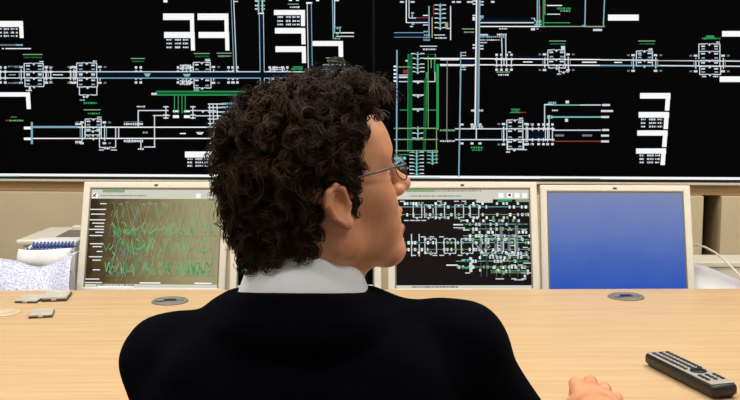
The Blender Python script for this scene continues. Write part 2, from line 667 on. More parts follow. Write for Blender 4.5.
def display(name, x0, x1, label, ox):
    t = bpy.data.objects.new(name, None); COL.objects.link(t)
    t.matrix_world = WM
    tag(t, label, 'video wall', 'rear projection displays side by side')
    box('housing', (x0, 0.004, zl0 + 0.001), (x1, 0.45, ztrim + CH), M['blackpl'], t)
    box('screen', (x0 + 0.002, 0.0, ztrim), (x1 - 0.002, 0.004, ztrim + CH - 0.002), M['scrblack'], t)
    box('bottom_glow_strip', (x0 + 0.004, -0.0004, zbot), (x1 - 0.004, 0.004, ztrim), GC['W'], t)  # bottom edge strip, its bright shine put in as emission
    return t


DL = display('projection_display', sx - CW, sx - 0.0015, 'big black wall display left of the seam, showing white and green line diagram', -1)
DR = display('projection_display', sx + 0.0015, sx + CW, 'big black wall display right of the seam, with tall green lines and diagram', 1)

# ---- left display
g = Gfx(wall_px)
g.bracket(-6, 23, 21, 27, 38, 4, 0.8)
g.table((29, 32.6, 36), ((-4, 2), (4, 9), (11, 14.5), (16, 18)))
g.H(-4, 16, 45, 'd', 1.6); g.H(16, 23, 45, 'B', 1.8); g.H(2, 4, 48.6); g.H(5.5, 31, 48.6)
TU, TL = (71.8, 78.0), (127.2, 138.4)
g.R(98, 72.2, 352, 77.6, 'b')
g.H(-4, 352, TU[0], 'w', 1.2); g.H(-4, 98, TU[1], 'w', 1.1); g.H(98, 352, TU[1], 'B', 1.3)
g.label(23, 43, 54.5); g.station(34, 9.5, (63.5, 71.8, 78, 86.5), TU)
g.R(29, 87, 31, 90, 'w'); g.T(26, 32, 90.5)
g.station(87, 10, (63, 71.8, 78, 87), TU); g.ring(79.5, 97, 87, 95, 88); g.T(83, 88, 97); g.T(80, 85, 100, 'B')
g.H(9, 16, 74.8, 'c', 0.9); g.H(53, 63, 74.8, 'W', 0.9)
g.signal(3, TU); g.T(8, 22, 66.5, 'd'); g.T(8, 22, 83, 'd')
g.signal(48.5, TU); g.signal(73, TU)
g.label(131, 145, 58.5); g.signal(138.5, TU); g.quad(((144, 73.5), (151, 73.5), (149, 76.5), (146, 76.5)), 'c')
g.label(194, 210, 53.5); g.label(217, 232, 53.2, 'p')
g.station(202, 8.5, (62.5, 71.8, 78, 88), TU); g.T(205, 210, 59.8, 'w', 2.6); g.T(194, 199, 90)
for y in (65.5, 68.5, 81, 84): g.T(180, 191, y, 'w', 2.2)
g.signal(180.5, TU); g.signal(189, TU); g.quad(((183, 74), (191, 74), (189, 76.5), (185, 76.5)), 'c')
g.signal(235, TU); g.signal(231, TU)
# double pipes
g.quad(((231.6, 0), (233.4, 0), (236.3, 72), (234.5, 72)), 'b')
g.V_(231.3, -4, 72, 'B', 1.1, 234.2); g.V_(233.6, -4, 72, 'w', 1.0, 236.6); g.R(234, 1, 238, 2, 'w')
g.quad(((259.8, 14), (263.2, 14), (264.3, 84), (260.8, 84)), 'b')
g.V_(259.4, 12, 84, 'B', 1.2, 260.5); g.V_(263.2, 12, 84, 'w', 1.2, 264.2)
for y in (1, 5.5, 9): g.H(255, 259, y, 'w', 1.6); g.H(261, 265, y, 'c', 1.6)
g.V_(258.6, -4, 12, 'c', 1.8); g.V_(262.5, -4, 12, 'w', 1.4); g.H(258, 264, 13.5, 'W', 1.8); g.H(260, 264, 41, 'k', 0.8)
# table brackets
g.R(163.5, -3, 167.5, 2.5, 'W')
for dx in (0, 34.4):
    g.bracket(163.2 + dx, 194 + dx, 13.5, 20, 32, 4, 0.3); g.bracket(164.2 + dx, 194.6 + dx, 32, 38, 50.5, 4, 0.5)
g.table((39.8, 43.5, 47.3), ((166.5, 172), (175, 181), (183, 188.5)))
g.bracket(274, 305, 10, 15, 26, 4); g.table((17, 21, 24.5), ((277.5, 283), (286, 291), (292.5, 296), (297, 300)))
g.bracket(275, 305.3, 28, 33.5, 44.3, 4, 0.3); g.bracket(275.5, 305.8, 46.3, 52, 63, 4, 0.3)
g.bracket(312.5, 343, 41, 46, 57, 4.5, 0.2)
g.H(288, 299, 4.2, 'p', 1.0); g.T(290, 300, 7.2); g.R(289, -2, 292, 1, 'W'); g.R(296, -2, 299, 1, 'w'); g.R(316, -2, 319, 1.2, 'W')
g.quad(((307.6, 4), (311, 4), (312, 68), (308.8, 68)), 'b')
g.V_(307.3, 3, 68, 'w', 1.1, 308.4); g.V_(311.1, 3, 66, 'B', 1.4, 312); g.H(306.2, 312.2, 3, 'W', 2)
g.H(308, 352, 69.8, 'B', 1.5); g.H(312, 345, 66.5, 'b', 2.2)
g.V_(332.5, -4, 39, 'B', 1.2, 333.4); g.V_(334.6, -4, 28, 'w', 1.0); g.R(334, -1, 339, 1.2, 'w')
g.ring(334.6, 340, 27.5, 33, 337.5, 'c'); g.H(335, 354, 32.8); g.H(336, 354, 36.4, 'w'); g.T(333, 340, 38.6, 'B')
g.label(326, 339, 58, 'p'); g.T(292, 303, 69, 'G', 2.6); g.H(293, 303, 67, 'G', 1.4)
for y in (65, 68): g.T(323, 346, y, 'B', 2.4)
for y in (67.5, 69.5, 80.5, 83): g.T(270, 285, y, 'w', 1.8)
g.ring(272, 288, 73.5, 79, 280, 'w'); g.signal(272, TU); g.signal(285, TU); g.H(250, 259, 75.2, 'W', 1.0)
g.T(298, 345, 78, 'B', 2.2)
# green bus
g.H(156, 330, 91.4, 'G', 1.2); g.H(157, 300, 95.0, 'G', 1.3); g.R(151.5, 92.8, 157, 95, 'w'); g.R(157, 92, 262, 94.4, 'g')
for x in (174.6, 178.4, 182.2, 185.4): g.V_(x, 95, 113.5, 'G', 1.0)
# lower line
g.H(24, 260, TL[0], 'W', 1.3); g.H(24, 260, TL[1], 'W', 1.2); g.H(32, 78, 127.0, 'B', 2.2)
g.R(24, 126.8, 31, 129.4, 'W'); g.R(24, 137.6, 31, 140, 'W'); g.V_(32, 122, 144, 'B', 2.4)
g.bracket(-4, 30, 92.3, 96.6, 109, 4.2, 1.0)
g.H(11, 17, 117, 'G', 1.0); g.T(6, 10, 120.5, 'R'); g.T(10, 24, 120.5, 'p')
g.T(84, 97, 103, 'G', 2.6); g.H(84, 101, 109.8, 'p', 1.1); g.T(88, 100, 113.5, 'G')
g.station(93.5, 8, (119, 127.2, 138.4), TL); g.ring(85, 100, 131, 135, 93)
g.ring(99.6, 115.8, 127, 147.5, 107.5, top=False); g.V_(118.8, 127, 138, 'w'); g.H(99, 104, 150, 'w'); g.H(111, 117, 150, 'w')
g.T(104, 110, 148.5, 'w', 2.0)
for x in (77, 80.5): g.R(x - 1.6, 123, x + 1.6, 125, 'w'); g.R(x - 1.6, 141, x + 1.6, 143.4, 'w')
g.T(124, 143, 124, 'w', 2.4); g.T(124, 143, 141, 'w', 3.4); g.T(124, 143, 121.8, 'd', 1)
g.T(143, 148, 132.5, 'p', 2); g.H(180, 186, 133.5, 'W', 1.2); g.quad(((196, 132), (204, 132), (202, 134.5), (198, 134.5)), 'w')
g.H(138, 168, 110.5, 'w', 1.2); g.V_(138.3, 110, 127, 'w', 1.3); g.T(137, 145, 106.6)
g.H(153, 170, 115.5, 'w', 1.1); g.V_(154.6, 115, 147.5, 'w', 1.2); g.H(144, 155.5, 147, 'w', 1.2); g.T(138, 144, 149); g.V_(141, 141, 149, 'w', 1.2)
for sx_ in (166, 193):
    for y in (106.8, 110.5, 115, 118): g.H(sx_ - 2.6, sx_ + 2.6, y, 'w', 1.3)
    g.V_(sx_, 106, 119, 'w', 1.2)
for x in (173, 184): g.R(x, 110.3, x + 6, 112.2, 'W'); g.R(x, 115.2, x + 6, 118, 'W')
g.H(195, 216, 110.6, 'w', 1.1); g.H(195, 222, 115.8, 'w', 1.1); g.vee(203, 111, 3)
for x in (209.5, 213, 217):
    g.V_(x, 104, 127, 'w', 1.1, x + 0.8)
for y in (104, 107.5, 112, 119, 123.5): g.H(208, 226, y, 'w', 1.3)
g.V_(214.5, 127, 142, 'B', 1.4, 213); g.V_(218, 115, 138, 'w', 1.1)
for y in (103.5, 107, 112, 116): g.T(222, 246, y, 'B', 2.4)
g.R(217, 140.5, 222.5, 143.5, 'G'); g.T(210, 216, 143)
g.bracket(185, 214.5, 151.5, 157.5, 168.5, 4, 0); g.table((159, 162.4, 165.8), ((187.5, 192.5), (195.5, 203), (204.5, 209)))
g.H(-12, 20, 176.0, 'c', 1.0); g.build('line_diagram', DL)  # teal tint drawn over the glowing bottom strip

# ---- right display
g = Gfx(wall_px)
TR = (59.2, 65.2)
g.H(440, 600, 58.4, 'W', 1.2, 59.6); g.H(440, 600, 64.6, 'W', 1.2, 65.4); g.H(600, 752, 59.8, 'w', 1.4, 61.2); g.H(600, 660, 65.4, 'B', 1.5, 65.8); g.H(658, 752, 65.6, 'w', 1.4, 66.4)
g.R(510, 55.8, 545, 57.8, 'b'); g.R(572, 66.4, 632, 67.6, 'b'); g.R(658, 59, 700, 60.4, 'b')
# upper left pipe
g.R(407, 18.5, 428, 22, 'b'); g.V_(406.3, -4, 22.5, 'W', 1.1); g.V_(409, -4, 18, 'w', 1.0); g.H(406, 428, 22.6, 'w', 1.1); g.H(409, 416, 18, 'w', 1.1); g.H(416, 428, 17.8, 'R', 1.1)
g.R(400, 1.2, 404, 2.8, 'w'); g.R(410.5, 1.2, 414.5, 2.8, 'w'); g.H(411, 414, 13, 'w'); g.H(410, 413, 26.5, 'w', 1.2); g.R(411.5, 14.5, 413, 17.5, 'B'); g.R(411.5, 23, 414.5, 24.8, 'B')
g.V_(429, 6, 37, 'B', 1.5); g.V_(432.2, 17, 38, 'Y', 1.2); g.V_(433.6, 5, 15, 'R', 1.2); g.R(445, 22.5, 448, 28, 'Y')
g.ladder(434.5, 446, (5, 9.2, 13.4, 18, 22.6, 27.6), 'w', 'w'); g.V_(450.6, 6, 40, 'w', 1.3); g.H(446, 451, 28.4, 'w', 1.2)
g.R(394, 33, 424, 37, 'b'); g.H(394, 424, 32.8, 'B', 1.0); g.H(394, 424, 37, 'B', 1.0)
for y in (31.6, 35, 37.4, 40): g.T(423.5, 430, y, 'B', 1.8)
g.H(423, 428, 15.4, 'W'); g.H(423, 428, 25, 'w')
g.H(434, 445, 35, 'w', 1.0); g.T(435, 446.5, 38, 'w'); g.H(420, 437, 46.2, 'w', 1.0); g.T(423, 436, 49.3, 'w')
for a, b in ((452, 455), (456.5, 461), (467, 473)): g.R(a, 1.2, b, 2.8, 'w')
g.H(462, 474.5, 29, 'p', 1.1); g.T(464, 474, 32.2, 'p')
# main vertical pipe
g.quad(((477, 0), (479.6, 0), (478.4, 127), (475.8, 127)), 'd')
g.V_(476.6, -4, 127, 'W', 1.4, 475.0); g.V_(479.8, -4, 127, 'B', 1.4, 478.4)
for y in (1, 4, 15.5, 18.5, 45, 48): g.H(472.5, 476, y, 'w', 1.5); g.H(480, 483.5, y + 0.8, 'w', 1.5)
g.R(472.5, 17, 475, 20.5, 'w'); g.R(480.5, 16, 483.5, 20.5, 'B')
g.R(481, 18.5, 534, 21.5, 'b'); g.H(480, 534, 22.7, 'w', 1.3); g.H(480, 545, 26.5, 'W', 1.2)
g.T(499, 507, 20.4, 'w'); g.T(499, 507, 28.8, 'w'); g.R(531, 18, 535, 20.5, 'w'); g.R(531, 28, 535, 30.4, 'w'); g.R(536.5, 28, 538.5, 29.5, 'B'); g.R(491, 1, 494.5, 2.8, 'w')
g.V_(537.4, -4, 26, 'B', 1.6); g.V_(539.2, -4, 26, 'c', 0.9); g.V_(540.2, 6, 20, 'R', 0.7); g.V_(543.4, -4, 26, 'G', 1.6); g.V_(544.8, -4, 15, 'p', 0.8)
g.H(540, 570, 22.8, 'G', 1.1); g.H(540, 605, 26.5, 'p', 1.1); g.ring(536.4, 540, 21, 25, 538, 'c')
g.H(547, 562, 5.5, 'W'); g.H(547, 560, 14.2, 'w'); g.H(544, 547, 4.6, 'R'); g.T(557, 571, 8.6, 'G', 2.4); g.T(560, 570, 11, 'p')
g.V_(585.4, -4, 27, 'B', 1.4, 584.8); g.V_(604.6, -4, 27, 'c', 1.2, 603.2); g.H(584, 604, 26.6, 'w', 1.1); g.R(593, 29, 602, 31, 'w'); g.R(582, 25, 586, 27, 'B')
g.H(480, 488, 34.8, 'w', 1.6); g.T(480, 507, 36.8, 'B', 2); g.T(480, 500, 40, 'w', 1.4); g.H(480, 487, 42.6, 'w', 1.0)
g.R(502.4, 38, 504.8, 58, 'b'); g.V_(501.6, 38, 58, 'w', 1.1, 502.4); g.V_(505.6, 35, 58, 'w', 1.1, 506); g.H(508, 511, 52.2, 'w'); g.T(497, 507, 34.6, 'w', 2.2)
g.signal(499, TR); g.signal(509, TR); g.V_(504, 58, 65, 'w'); g.H(496, 510, 72, 'p', 1.0); g.T(498, 509, 74.8, 'w', 1.6)
g.H(523, 532.5, 62, 'W', 1.1); g.H(582, 596.5, 62.2, 'W', 1.3); g.H(614, 622, 62.4, 'W', 1.1)
g.label(549, 566, 41); g.station(556.5, 8.5, (50, 59.2, 65.2, 68), TR); g.ring(559, 568.5, 65, 72, 563.5); g.T(557, 561, 74); g.R(561, 46, 565, 49.5, 'w')
g.R(608, 14.6, 638.7, 20.6, 'W'); g.label(638, 655, 41); g.station(644.5, 8, (51, 60, 66), (60, 66)); g.T(638, 642, 54, 'B', 4)
g.T(702, 720, 38.5, 'G', 2.2); g.R(706, 35.5, 714, 38.5, 'G'); g.station(709.5, 10.5, (44, 51.5, 60.5, 66.5, 74.5), (60.5, 66.5)); g.T(702, 706, 76.5); g.T(713, 718, 76.5)
g.R(722, 31, 752, 36.6, 'W'); g.R(719.6, 76.4, 752, 82, 'W')
# green columns
g.V_(409.2, 54, 152, 'G', 3.4, 408.8); g.V_(410.5, 54, 152, 'g', 5.0, 410); g.V_(426.8, 72, 150, 'G', 2.2, 424.6); g.V_(428.2, 56, 128, 'p', 0.8); g.V_(425.5, 78, 150, 'g', 3.0, 424.2)
g.V_(437.6, 64, 130, 'G', 2.8); g.V_(434.6, 59, 72, 'G', 1.6); g.V_(436.5, 130, 163, 'p', 0.9)
g.V_(447.2, 60, 140, 'd', 1.2, 446.8); g.V_(461, 52, 177, 'B', 1.5, 458.8); g.V_(460.2, 70, 128, 'w', 0.8); g.V_(397, 50, 162, 'B', 1.6, 396.6); g.V_(398.2, 66, 130, 'b', 1.6)
g.ladder(411, 424.5, (53.6, 58.2, 64, 67.6, 71.6)); g.vee(418, 82, 6); g.R(413, 80.6, 423, 82, 'w')
g.H(424, 476, 58.5, 'W', 1.2); g.H(440, 474, 65.6, 'w', 1.2); g.H(440, 459, 59.6, 'w', 1.6); g.R(461, 60, 474, 64.5, 'b'); g.H(426, 436, 54.4, 'g', 1.0); g.V_(435.4, 54, 60, 'p', 0.8); g.V_(431.2, 59, 68, 'p', 1.0)
for y in (66.4, 70, 74, 77.4, 81): g.R(393.6, y - 0.8, 397, y + 0.8, 'W')
g.H(398, 411, 67, 'p', 1.0); g.H(398, 408, 75, 'w', 1.0); g.R(403, 69.8, 408, 73.4, 'R'); g.H(398, 408, 77.2, 'w', 2.0); g.H(395, 435, 81.6, 'w', 1.1); g.V_(435, 72, 82, 'w', 1.0); g.R(405.5, 60, 408.5, 61.6, 'w')
for y in (52.5, 55.5, 67, 69.5): g.T(461.5, 466, y, 'w', 1.3)
for y in (96, 110): g.vee(418, y, 6.5); g.R(412, y - 1.6, 424, y - 0.5, 'w')
g.H(400, 436, 110, 'G', 1.0); g.H(394, 438, 128.3, 'p', 1.2); g.H(394, 438, 139.4, 'p', 1.2)
g.ladder(412, 424, (128, 133, 138)); g.T(440, 455, 130.2, 'p', 2.2); g.T(440, 455, 141, 'w', 2.0)
g.ladder(409.5, 424, (152, 155.4, 159, 162.6, 166.2, 169.6, 173.4), 'w', 'c'); g.ladder(427, 438, (152, 155.4, 159, 162.6), 'c', 'c')
g.H(395, 438, 150.6, 'p', 1.1); g.R(394, 157, 406, 159.5, 'c'); g.H(394, 410, 154.6, 'G', 1); g.L(394, 165, 405, 157, 'B', 2); g.L(398, 157, 406, 164, 'c', 1.4); g.T(400, 410, 168, 'd', 3)
# lower right line
g.H(455, 553, 128.8, 'w', 1.3); g.H(455, 553, 139.6, 'w', 1.3)
g.R(531, 131, 545, 138, 'b')
for x in (462, 472, 480): g.R(x - 1.5, 123.5, x + 1.5, 125.5, 'w'); g.R(x - 1.5, 142.4, x + 1.5, 144.4, 'w')
for x in (473, 481): g.T(x - 2, x + 2, 110.5, 'w', 2.6); g.T(x - 2, x + 2, 127, 'w', 3)
g.V_(476.3, 127, 140, 'w', 1.3); g.T(471, 483, 147.5, 'G', 2.4); g.T(472, 482, 150, 'G', 1.6)
g.H(511, 520, 109.4, 'G', 1.4); g.H(510, 520, 112.4, 'G', 1.2); g.H(520, 526, 112.4, 'R', 1.2); g.T(512, 519, 111, 'G', 1.2)
g.station(515, 8, (120, 128.8, 139.6, 149), (128.8, 139.6)); g.V_(503.5, 127, 141, 'w')
g.ring(507, 523, 139.6, 149.5, 514); g.T(506, 510, 152); g.H(519, 527, 149.6, 'w')
g.V_(544.6, 104, 128, 'w', 1.2); g.H(545, 553, 104.6, 'w', 1.4); g.T(548, 556, 103, 'c', 3); g.H(552, 580, 105, 'c', 1.2); g.H(580, 601, 105, 'w', 1.2)
g.V_(549, 115, 140, 'w', 1.2); g.V_(545.4, 128, 141, 'w', 1); g.T(547, 553, 117, 'c', 4); g.H(552, 601, 117, 'c', 1.5); g.H(552, 601, 130.2, 'w', 1.3); g.H(552, 601, 141.2, 'R', 1.4)
g.signal(550, (128.8, 139.6)); g.signal(541, (128.8, 139.6)); g.signal(530, (128.8, 139.6))
for x0, x1, y in ((602, 610, 105), (601, 613, 111), (601, 609, 117), (602, 609, 130), (601, 609, 135.6), (601, 609, 141.4)): g.R(x0, y - 1, x1, y + 1, 'w')
g.R(565.5, 100.6, 569, 103.4, 'w'); g.R(565, 118.6, 568, 121.8, 'w'); g.T(552, 558, 110.4, 'w'); g.R(555, 134.4, 564, 136.4, 'd'); g.R(582, 134.4, 592, 136.4, 'd')
for k, (x0, x1, y0, y1, lg) in enumerate(((640, 670.4, 93, 98.6, 110.5), (638.6, 669, 112, 117.6, 129), (637.2, 667.6, 130.4, 135.6, 147), (636, 666, 148.4, 153.6, 165))):
    g.bracket(x0, x1, y0, y1, lg, 4.4, -1.2)
g.table((119.4, 123, 126.6), ((641, 645.5), (649, 656), (657.5, 662))); g.table((155.4, 159, 162.4), ((639.5, 644), (647, 653.5), (655, 660)))
g.H(392, 440, 177.3, 'c', 0.8); g.H(540, 600, 178.6, 'p', 0.8); g.build('line_diagram', DR)  # cyan and pale green tints drawn over the glowing strip

# ------------------------------------------------------------------ desk
DZ = 0.7295
back_Y = 2.60
DZ = PX(370, 289.4, back_Y).z
desk = empty('desk', (0, 0, 0), label='wide light maple control desk the man sits at', cat='desk')
box('desk_top', (-1.75, 1.50, DZ - 0.032), (1.75, back_Y, DZ), M['wood'], desk, bevel=0.0025)
for x in (-1.6, 1.6):
    box('side_panel', (x - 0.015, 1.60, 0), (x + 0.015, 2.5, DZ - 0.032), M['wood'], desk, bevel=0.002)
box('modesty_panel', (-1.585, 2.46, 0.25), (1.585, 2.48, DZ - 0.032), M['wood'], desk)

# shelf for the monitors behind the desk
SZ = 0.55
shelf = empty('equipment_shelf', (0, 0, 0), label='low cream shelf behind the desk that carries the monitors', cat='shelf')
box('shelf_board', (-1.75, 2.625, SZ - 0.03), (1.75, 3.28, SZ), M['ledge'], shelf, bevel=0.002)
for x in (-1.5, 0, 1.5):
    box('support', (x - 0.015, 2.66, 0), (x + 0.015, 3.25, SZ - 0.03), M['ledge'], shelf)

# cable grommets
def grommet(px, py, label):
    p = on_plane(px, py, Vector((0, 0, DZ)), Vector((0, 0, 1)))
    t = empty('cable_grommet', (p.x, p.y, DZ), (0, 0, 0.1), label, 'cable grommet', 'round cable grommets in the desk top')
    R = 0.0445
    bm = bmesh.new()
    add_lathe(bm, [(R, 0.0), (R, 0.002), (R - 0.003, 0.0045), (R - 0.012, 0.0045), (R - 0.014, 0.003), (R - 0.014, 0.0)], 40, closed=True)
    from_bm('rim', bm, M['grey'], t, True)
    bm = bmesh.new()
    add_lathe(bm, [(R - 0.0145, 0.0002), (R - 0.0145, 0.0034), (R - 0.016, 0.0040)], 40)
    from_bm('cap', bm, M['grey'], t)
    box('cable_slot', (-0.014, -0.012, 0.0036), (0.015, 0.012, 0.0049), M['blackpl'], t, bevel=0.0005)
    box('hinge_slit', (-0.036, -0.0175, 0.0036), (-0.013, -0.0115, 0.0048), M['blackpl'], t)
    box('hinge_slit', (0.016, -0.0095, 0.0036), (0.036, -0.0075, 0.0047), M['greydk'], t)


grommet(626, 297.2, 'round grey cable grommet in the desk before the blue monitor')
grommet(170, 301.6, "round grey cable grommet in the desk by the man's left shoulder")

# ------------------------------------------------------------------ monitors
MW, MH = 0.412, 0.348
SW, SH = 0.374, 0.279
SB = 0.051           # bottom of lit area above panel bottom


def monitor(px_l, px_r, py_top, label, Yd, tilt, yaw=0.0, name='monitor'):
    top = PX((px_l + px_r) / 2, py_top, Yd + MH * math.sin(tilt))
    base = Vector((top.x, Yd, top.z - MH * math.cos(tilt)))
    t = empty(name, base, (0, 0, 0), label, 'monitor', 'cream flat monitors along the desk')
    t.matrix_world = Matrix.Translation(base) @ Matrix.Rotation(yaw, 4, 'Z') @ Matrix.Rotation(-tilt, 4, 'X')
    # local: x right, z up the panel, -y towards the desk
    x0, x1 = -SW / 2, SW / 2
    bm = bmesh.new()
    def bar(lo, hi): add_box(bm, lo, hi, None, 0.003, 2)
    bar((-MW / 2, -0.010, 0), (MW / 2, 0.012, SB)); bar((-MW / 2, -0.010, SB + SH), (MW / 2, 0.012, MH))
    bar((-MW / 2, -0.010, SB - 0.004), (x0, 0.012, SB + SH + 0.004)); bar((x1, -0.010, SB - 0.004), (MW / 2, 0.012, SB + SH + 0.004))
    from_bm('bezel', bm, M['cream'], t)
    bm = bmesh.new()
    e = 0.0035
    add_box(bm, (x0, -0.0072, SB), (x0 + e, 0.0, SB + SH)); add_box(bm, (x1 - e, -0.0072, SB), (x1, 0.0, SB + SH)); add_box(bm, (x0 + e, -0.0072, SB + SH - e), (x1 - e, 0.0, SB + SH))
    from_bm('inner_edge', bm, M['creamdk'], t)
    bm = bmesh.new()
    add_box(bm, (-MW / 2 + 0.01, 0.0121, 0.01), (MW / 2 - 0.01, 0.045, MH - 0.01), None, 0.012, 3)
    from_bm('back_cover', bm, M['cream'], t)
    box('brand_mark', (-0.005, -0.0106, MH - 0.0125), (0.005, -0.0098, MH - 0.007), M['greydk'], t)
    # stand hangs from the panel to the shelf, upright in the world
    inv = t.matrix_world.inverted()
    bm = bmesh.new()
    nb = t.matrix_world @ Vector((0, 0.05, 0.12))
    add_tube(bm, [inv @ nb, inv @ Vector((nb.x, nb.y + 0.02, SZ + 0.05)), inv @ Vector((nb.x, nb.y + 0.02, SZ + 0.014))], 0.022, 10)
    from_bm('stand_neck', bm, M['cream'], t, True)
    bm = bmesh.new()
    add_lathe(bm, [(0.11, 0), (0.11, 0.006), (0.10, 0.014), (0.03, 0.018)], 36, inv @ Matrix.Translation((nb.x, nb.y, SZ + 0.0008)))
    from_bm('stand_base', bm, M['cream'], t)
    return t


def lit_screen(t, m):
    return box('screen', (-SW / 2 + 0.003, -0.004, SB), (SW / 2 - 0.003, 0.004, SB + SH - 0.003), m, t)


def smap(x0, x1, y0, y1):
    """units of the drawn picture -> screen plane"""
    return lambda u, v: (-SW / 2 + 0.0036 + (u - x0) / (x1 - x0) * (SW - 0.0072), SB + SH - 0.0036 - (v - y0) / (y1 - y0) * (SH - 0.0036))


def screen_grad(name, stops, axis, noise=0.0, nscale=6.0, blend=None):
    m, nt, b, o = new_mat(name)
    nt.nodes.remove(b)
    tc = nt.nodes.new('ShaderNodeTexCoord')
    sp = nt.nodes.new('ShaderNodeSeparateXYZ')
    nt.links.new(tc.outputs['Generated'], sp.inputs[0])
    src = sp.outputs[axis]
    if noise > 0:
        n = nt.nodes.new('ShaderNodeTexNoise'); n.inputs['Scale'].default_value = nscale; n.inputs['Detail'].default_value = 2
        nt.links.new(tc.outputs['Generated'], n.inputs['Vector'])
        ma = nt.nodes.new('ShaderNodeMath'); ma.operation = 'MULTIPLY_ADD'; ma.inputs[1].default_value = noise
        nt.links.new(n.outputs['Fac'], ma.inputs[0]); nt.links.new(src, ma.inputs[2])
        mb = nt.nodes.new('ShaderNodeMath'); mb.operation = 'SUBTRACT'; mb.inputs[1].default_value = noise / 2
        nt.links.new(ma.outputs[0], mb.inputs[0]); src = mb.outputs[0]
    r = nt.nodes.new('ShaderNodeValToRGB')
    el = r.color_ramp.elements
    el[0].position, el[0].color = stops[0]
    el[1].position, el[1].color = stops[-1]
    for p, c in stops[1:-1]:
        q = el.new(p); q.color = c
    nt.links.new(src, r.inputs[0])
    e = nt.nodes.new('ShaderNodeEmission')
    nt.links.new(r.outputs[0], e.inputs[0])
    nt.links.new(e.outputs[0], o.inputs[0])
    return m


TILT = math.radians(19)
MY = 2.73
m1 = monitor(82.0, 228.6, 182.6, 'leftmost monitor, showing a green zigzag train graph under painted olive brown glare', MY + 0.025, TILT, math.radians(-3.0))
m2 = monitor(233, 380.5, 182.2, "monitor mostly hidden behind the man's head and collar", MY, TILT, math.radians(0.8))
m3 = monitor(386.5, 536.5, 182.6, 'monitor right of the face, black track plan with white and green blocks', MY, TILT, math.radians(-0.6))
m4 = monitor(536.2, 687.6, 185.8, 'rightmost monitor, showing a plain blue screen', MY, TILT, math.radians(-3.0))

lit_screen(m1, screen_grad('train_graph_glare', [(0.0, srgb(54, 44, 28)), (0.13, srgb(84, 72, 46)), (0.3, srgb(112, 98, 64)), (0.55, srgb(140, 128, 88)), (0.85, srgb(164, 154, 114)), (1.0, srgb(160, 150, 112))], 0, 0.3, 9))  # olive ramp is glare over a black screen, put into the emission
lit_screen(m2, M['scrblack'])
lit_screen(m3, emit('track_plan_picture', srgb(30, 23, 23), 1.0))
lit_screen(m4, screen_grad('blue_picture', [(0.0, srgb(46, 84, 182)), (0.28, srgb(70, 100, 180)), (0.58, srgb(98, 120, 184)), (0.85, srgb(116, 132, 184)), (1.0, srgb(128, 138, 178))], 2, 0.22, 4))

# monitor 1 picture, drawn in a 140 x 102 field
g = Gfx(smap(0, 140, 0, 102), -0.004)
g.R(0, 0, 140, 9.6, 't'); g.R(0, 0, 140, 3.2, 't'); g.R(12, 0.4, 36, 3.2, 'p'); g.R(14, 0.6, 30, 2.4, 'G'); g.R(1, 3.4, 7, 9, 'W'); g.L(2, 8, 5.5, 4.4, 'k', 1.2); g.L(2, 5, 5, 8, 'k', 0.9); g.T(10, 60, 6.4, 'd', 1.4); g.R(113, 4, 118, 8.6, 'W'); g.R(131, 4, 136, 8.6, 'W')
for y, a, b in ((15, 10, 17), (21, 0, 17), (26, 1, 16), (32, 0, 17), (35.5, 3, 16), (39, 6, 16), (42, 0, 16), (45, 7, 16), (48.5, 1, 15), (57, 2, 17), (60, 5, 15), (65, 10, 16), (70.5, 2, 16), (74, 6, 15), (84, 7, 15), (93.5, 0, 15)):
    g.H(a, b, y, 'W', 1.1); g.H(17, 22, y, 'R', 0.4)
for k in range(46):                                   # long pale train paths
    x = 24 + k * 2.6 + random.uniform(-2, 2)
    dx = random.choice((-1, 1)) * random.uniform(5, 12)
    if 22 < x + dx < 139: g.L(x, 13, x + dx, 48, 'd' if k % 3 else 'p', 0.35)
    if 22 < x - dx < 139: g.L(x, 48, x - dx, 90, 'd' if k % 3 else 'p', 0.35)
for y0, y1, dens, c in ((12, 20, 14, 'p'), (34, 48, 40, 'p'), (38, 50, 26, 'G'), (50, 70, 34, 'p'), (54, 68, 24, 'G'), (74, 90, 40, 'G'), (74, 90, 34, 'p')):
    for k in range(dens):
        x = random.uniform(22, 134)
        if c == 'G' and random.random() < 0.5: x = random.choice((28, 38, 52, 66, 84, 104, 122)) + random.uniform(-4, 4)
        ya, yb = sorted((random.uniform(y0, y1), random.uniform(y0, y1)))
        dx = random.choice((-1, 1)) * random.uniform(1.5, 4.5)
        g.L(x, ya, x + dx, yb, c, random.uniform(0.6, 1.3))
        if k % 3 == 0: g.L(x + dx, yb, x + dx * 2.0, ya, c, 0.7)
g.H(22, 138, 48.6, 'd', 0.4); g.H(22, 138, 90, 'd', 0.4); g.H(22, 138, 72, 'd', 0.3)
for k in range(150):
    x = random.uniform(22, 132); y = random.uniform(12, 88); dx = random.choice((-1, 1)) * random.uniform(1, 6)
    g.L(x, y, min(138, x + dx), y + random.uniform(4, 14), 'p', 0.32)
for xx in (38, 54.5):
    for k in range(7): g.L(xx + random.uniform(-3, 3), 60 + random.uniform(0, 4), xx + random.uniform(-3, 3), 70, 'd', 0.8)
g.H(0, 18, 97, 'W', 1.0); g.H(58, 80, 97, 'W', 1.6); g.H(116, 134, 97, 'W', 1.6); g.R(0, 98.4, 140, 102, 't'); g.R(14, 99.2, 52, 101.6, 'W'); g.T(12, 52, 99.6, 'b', 1.3)
g.build('train_graph', m1)

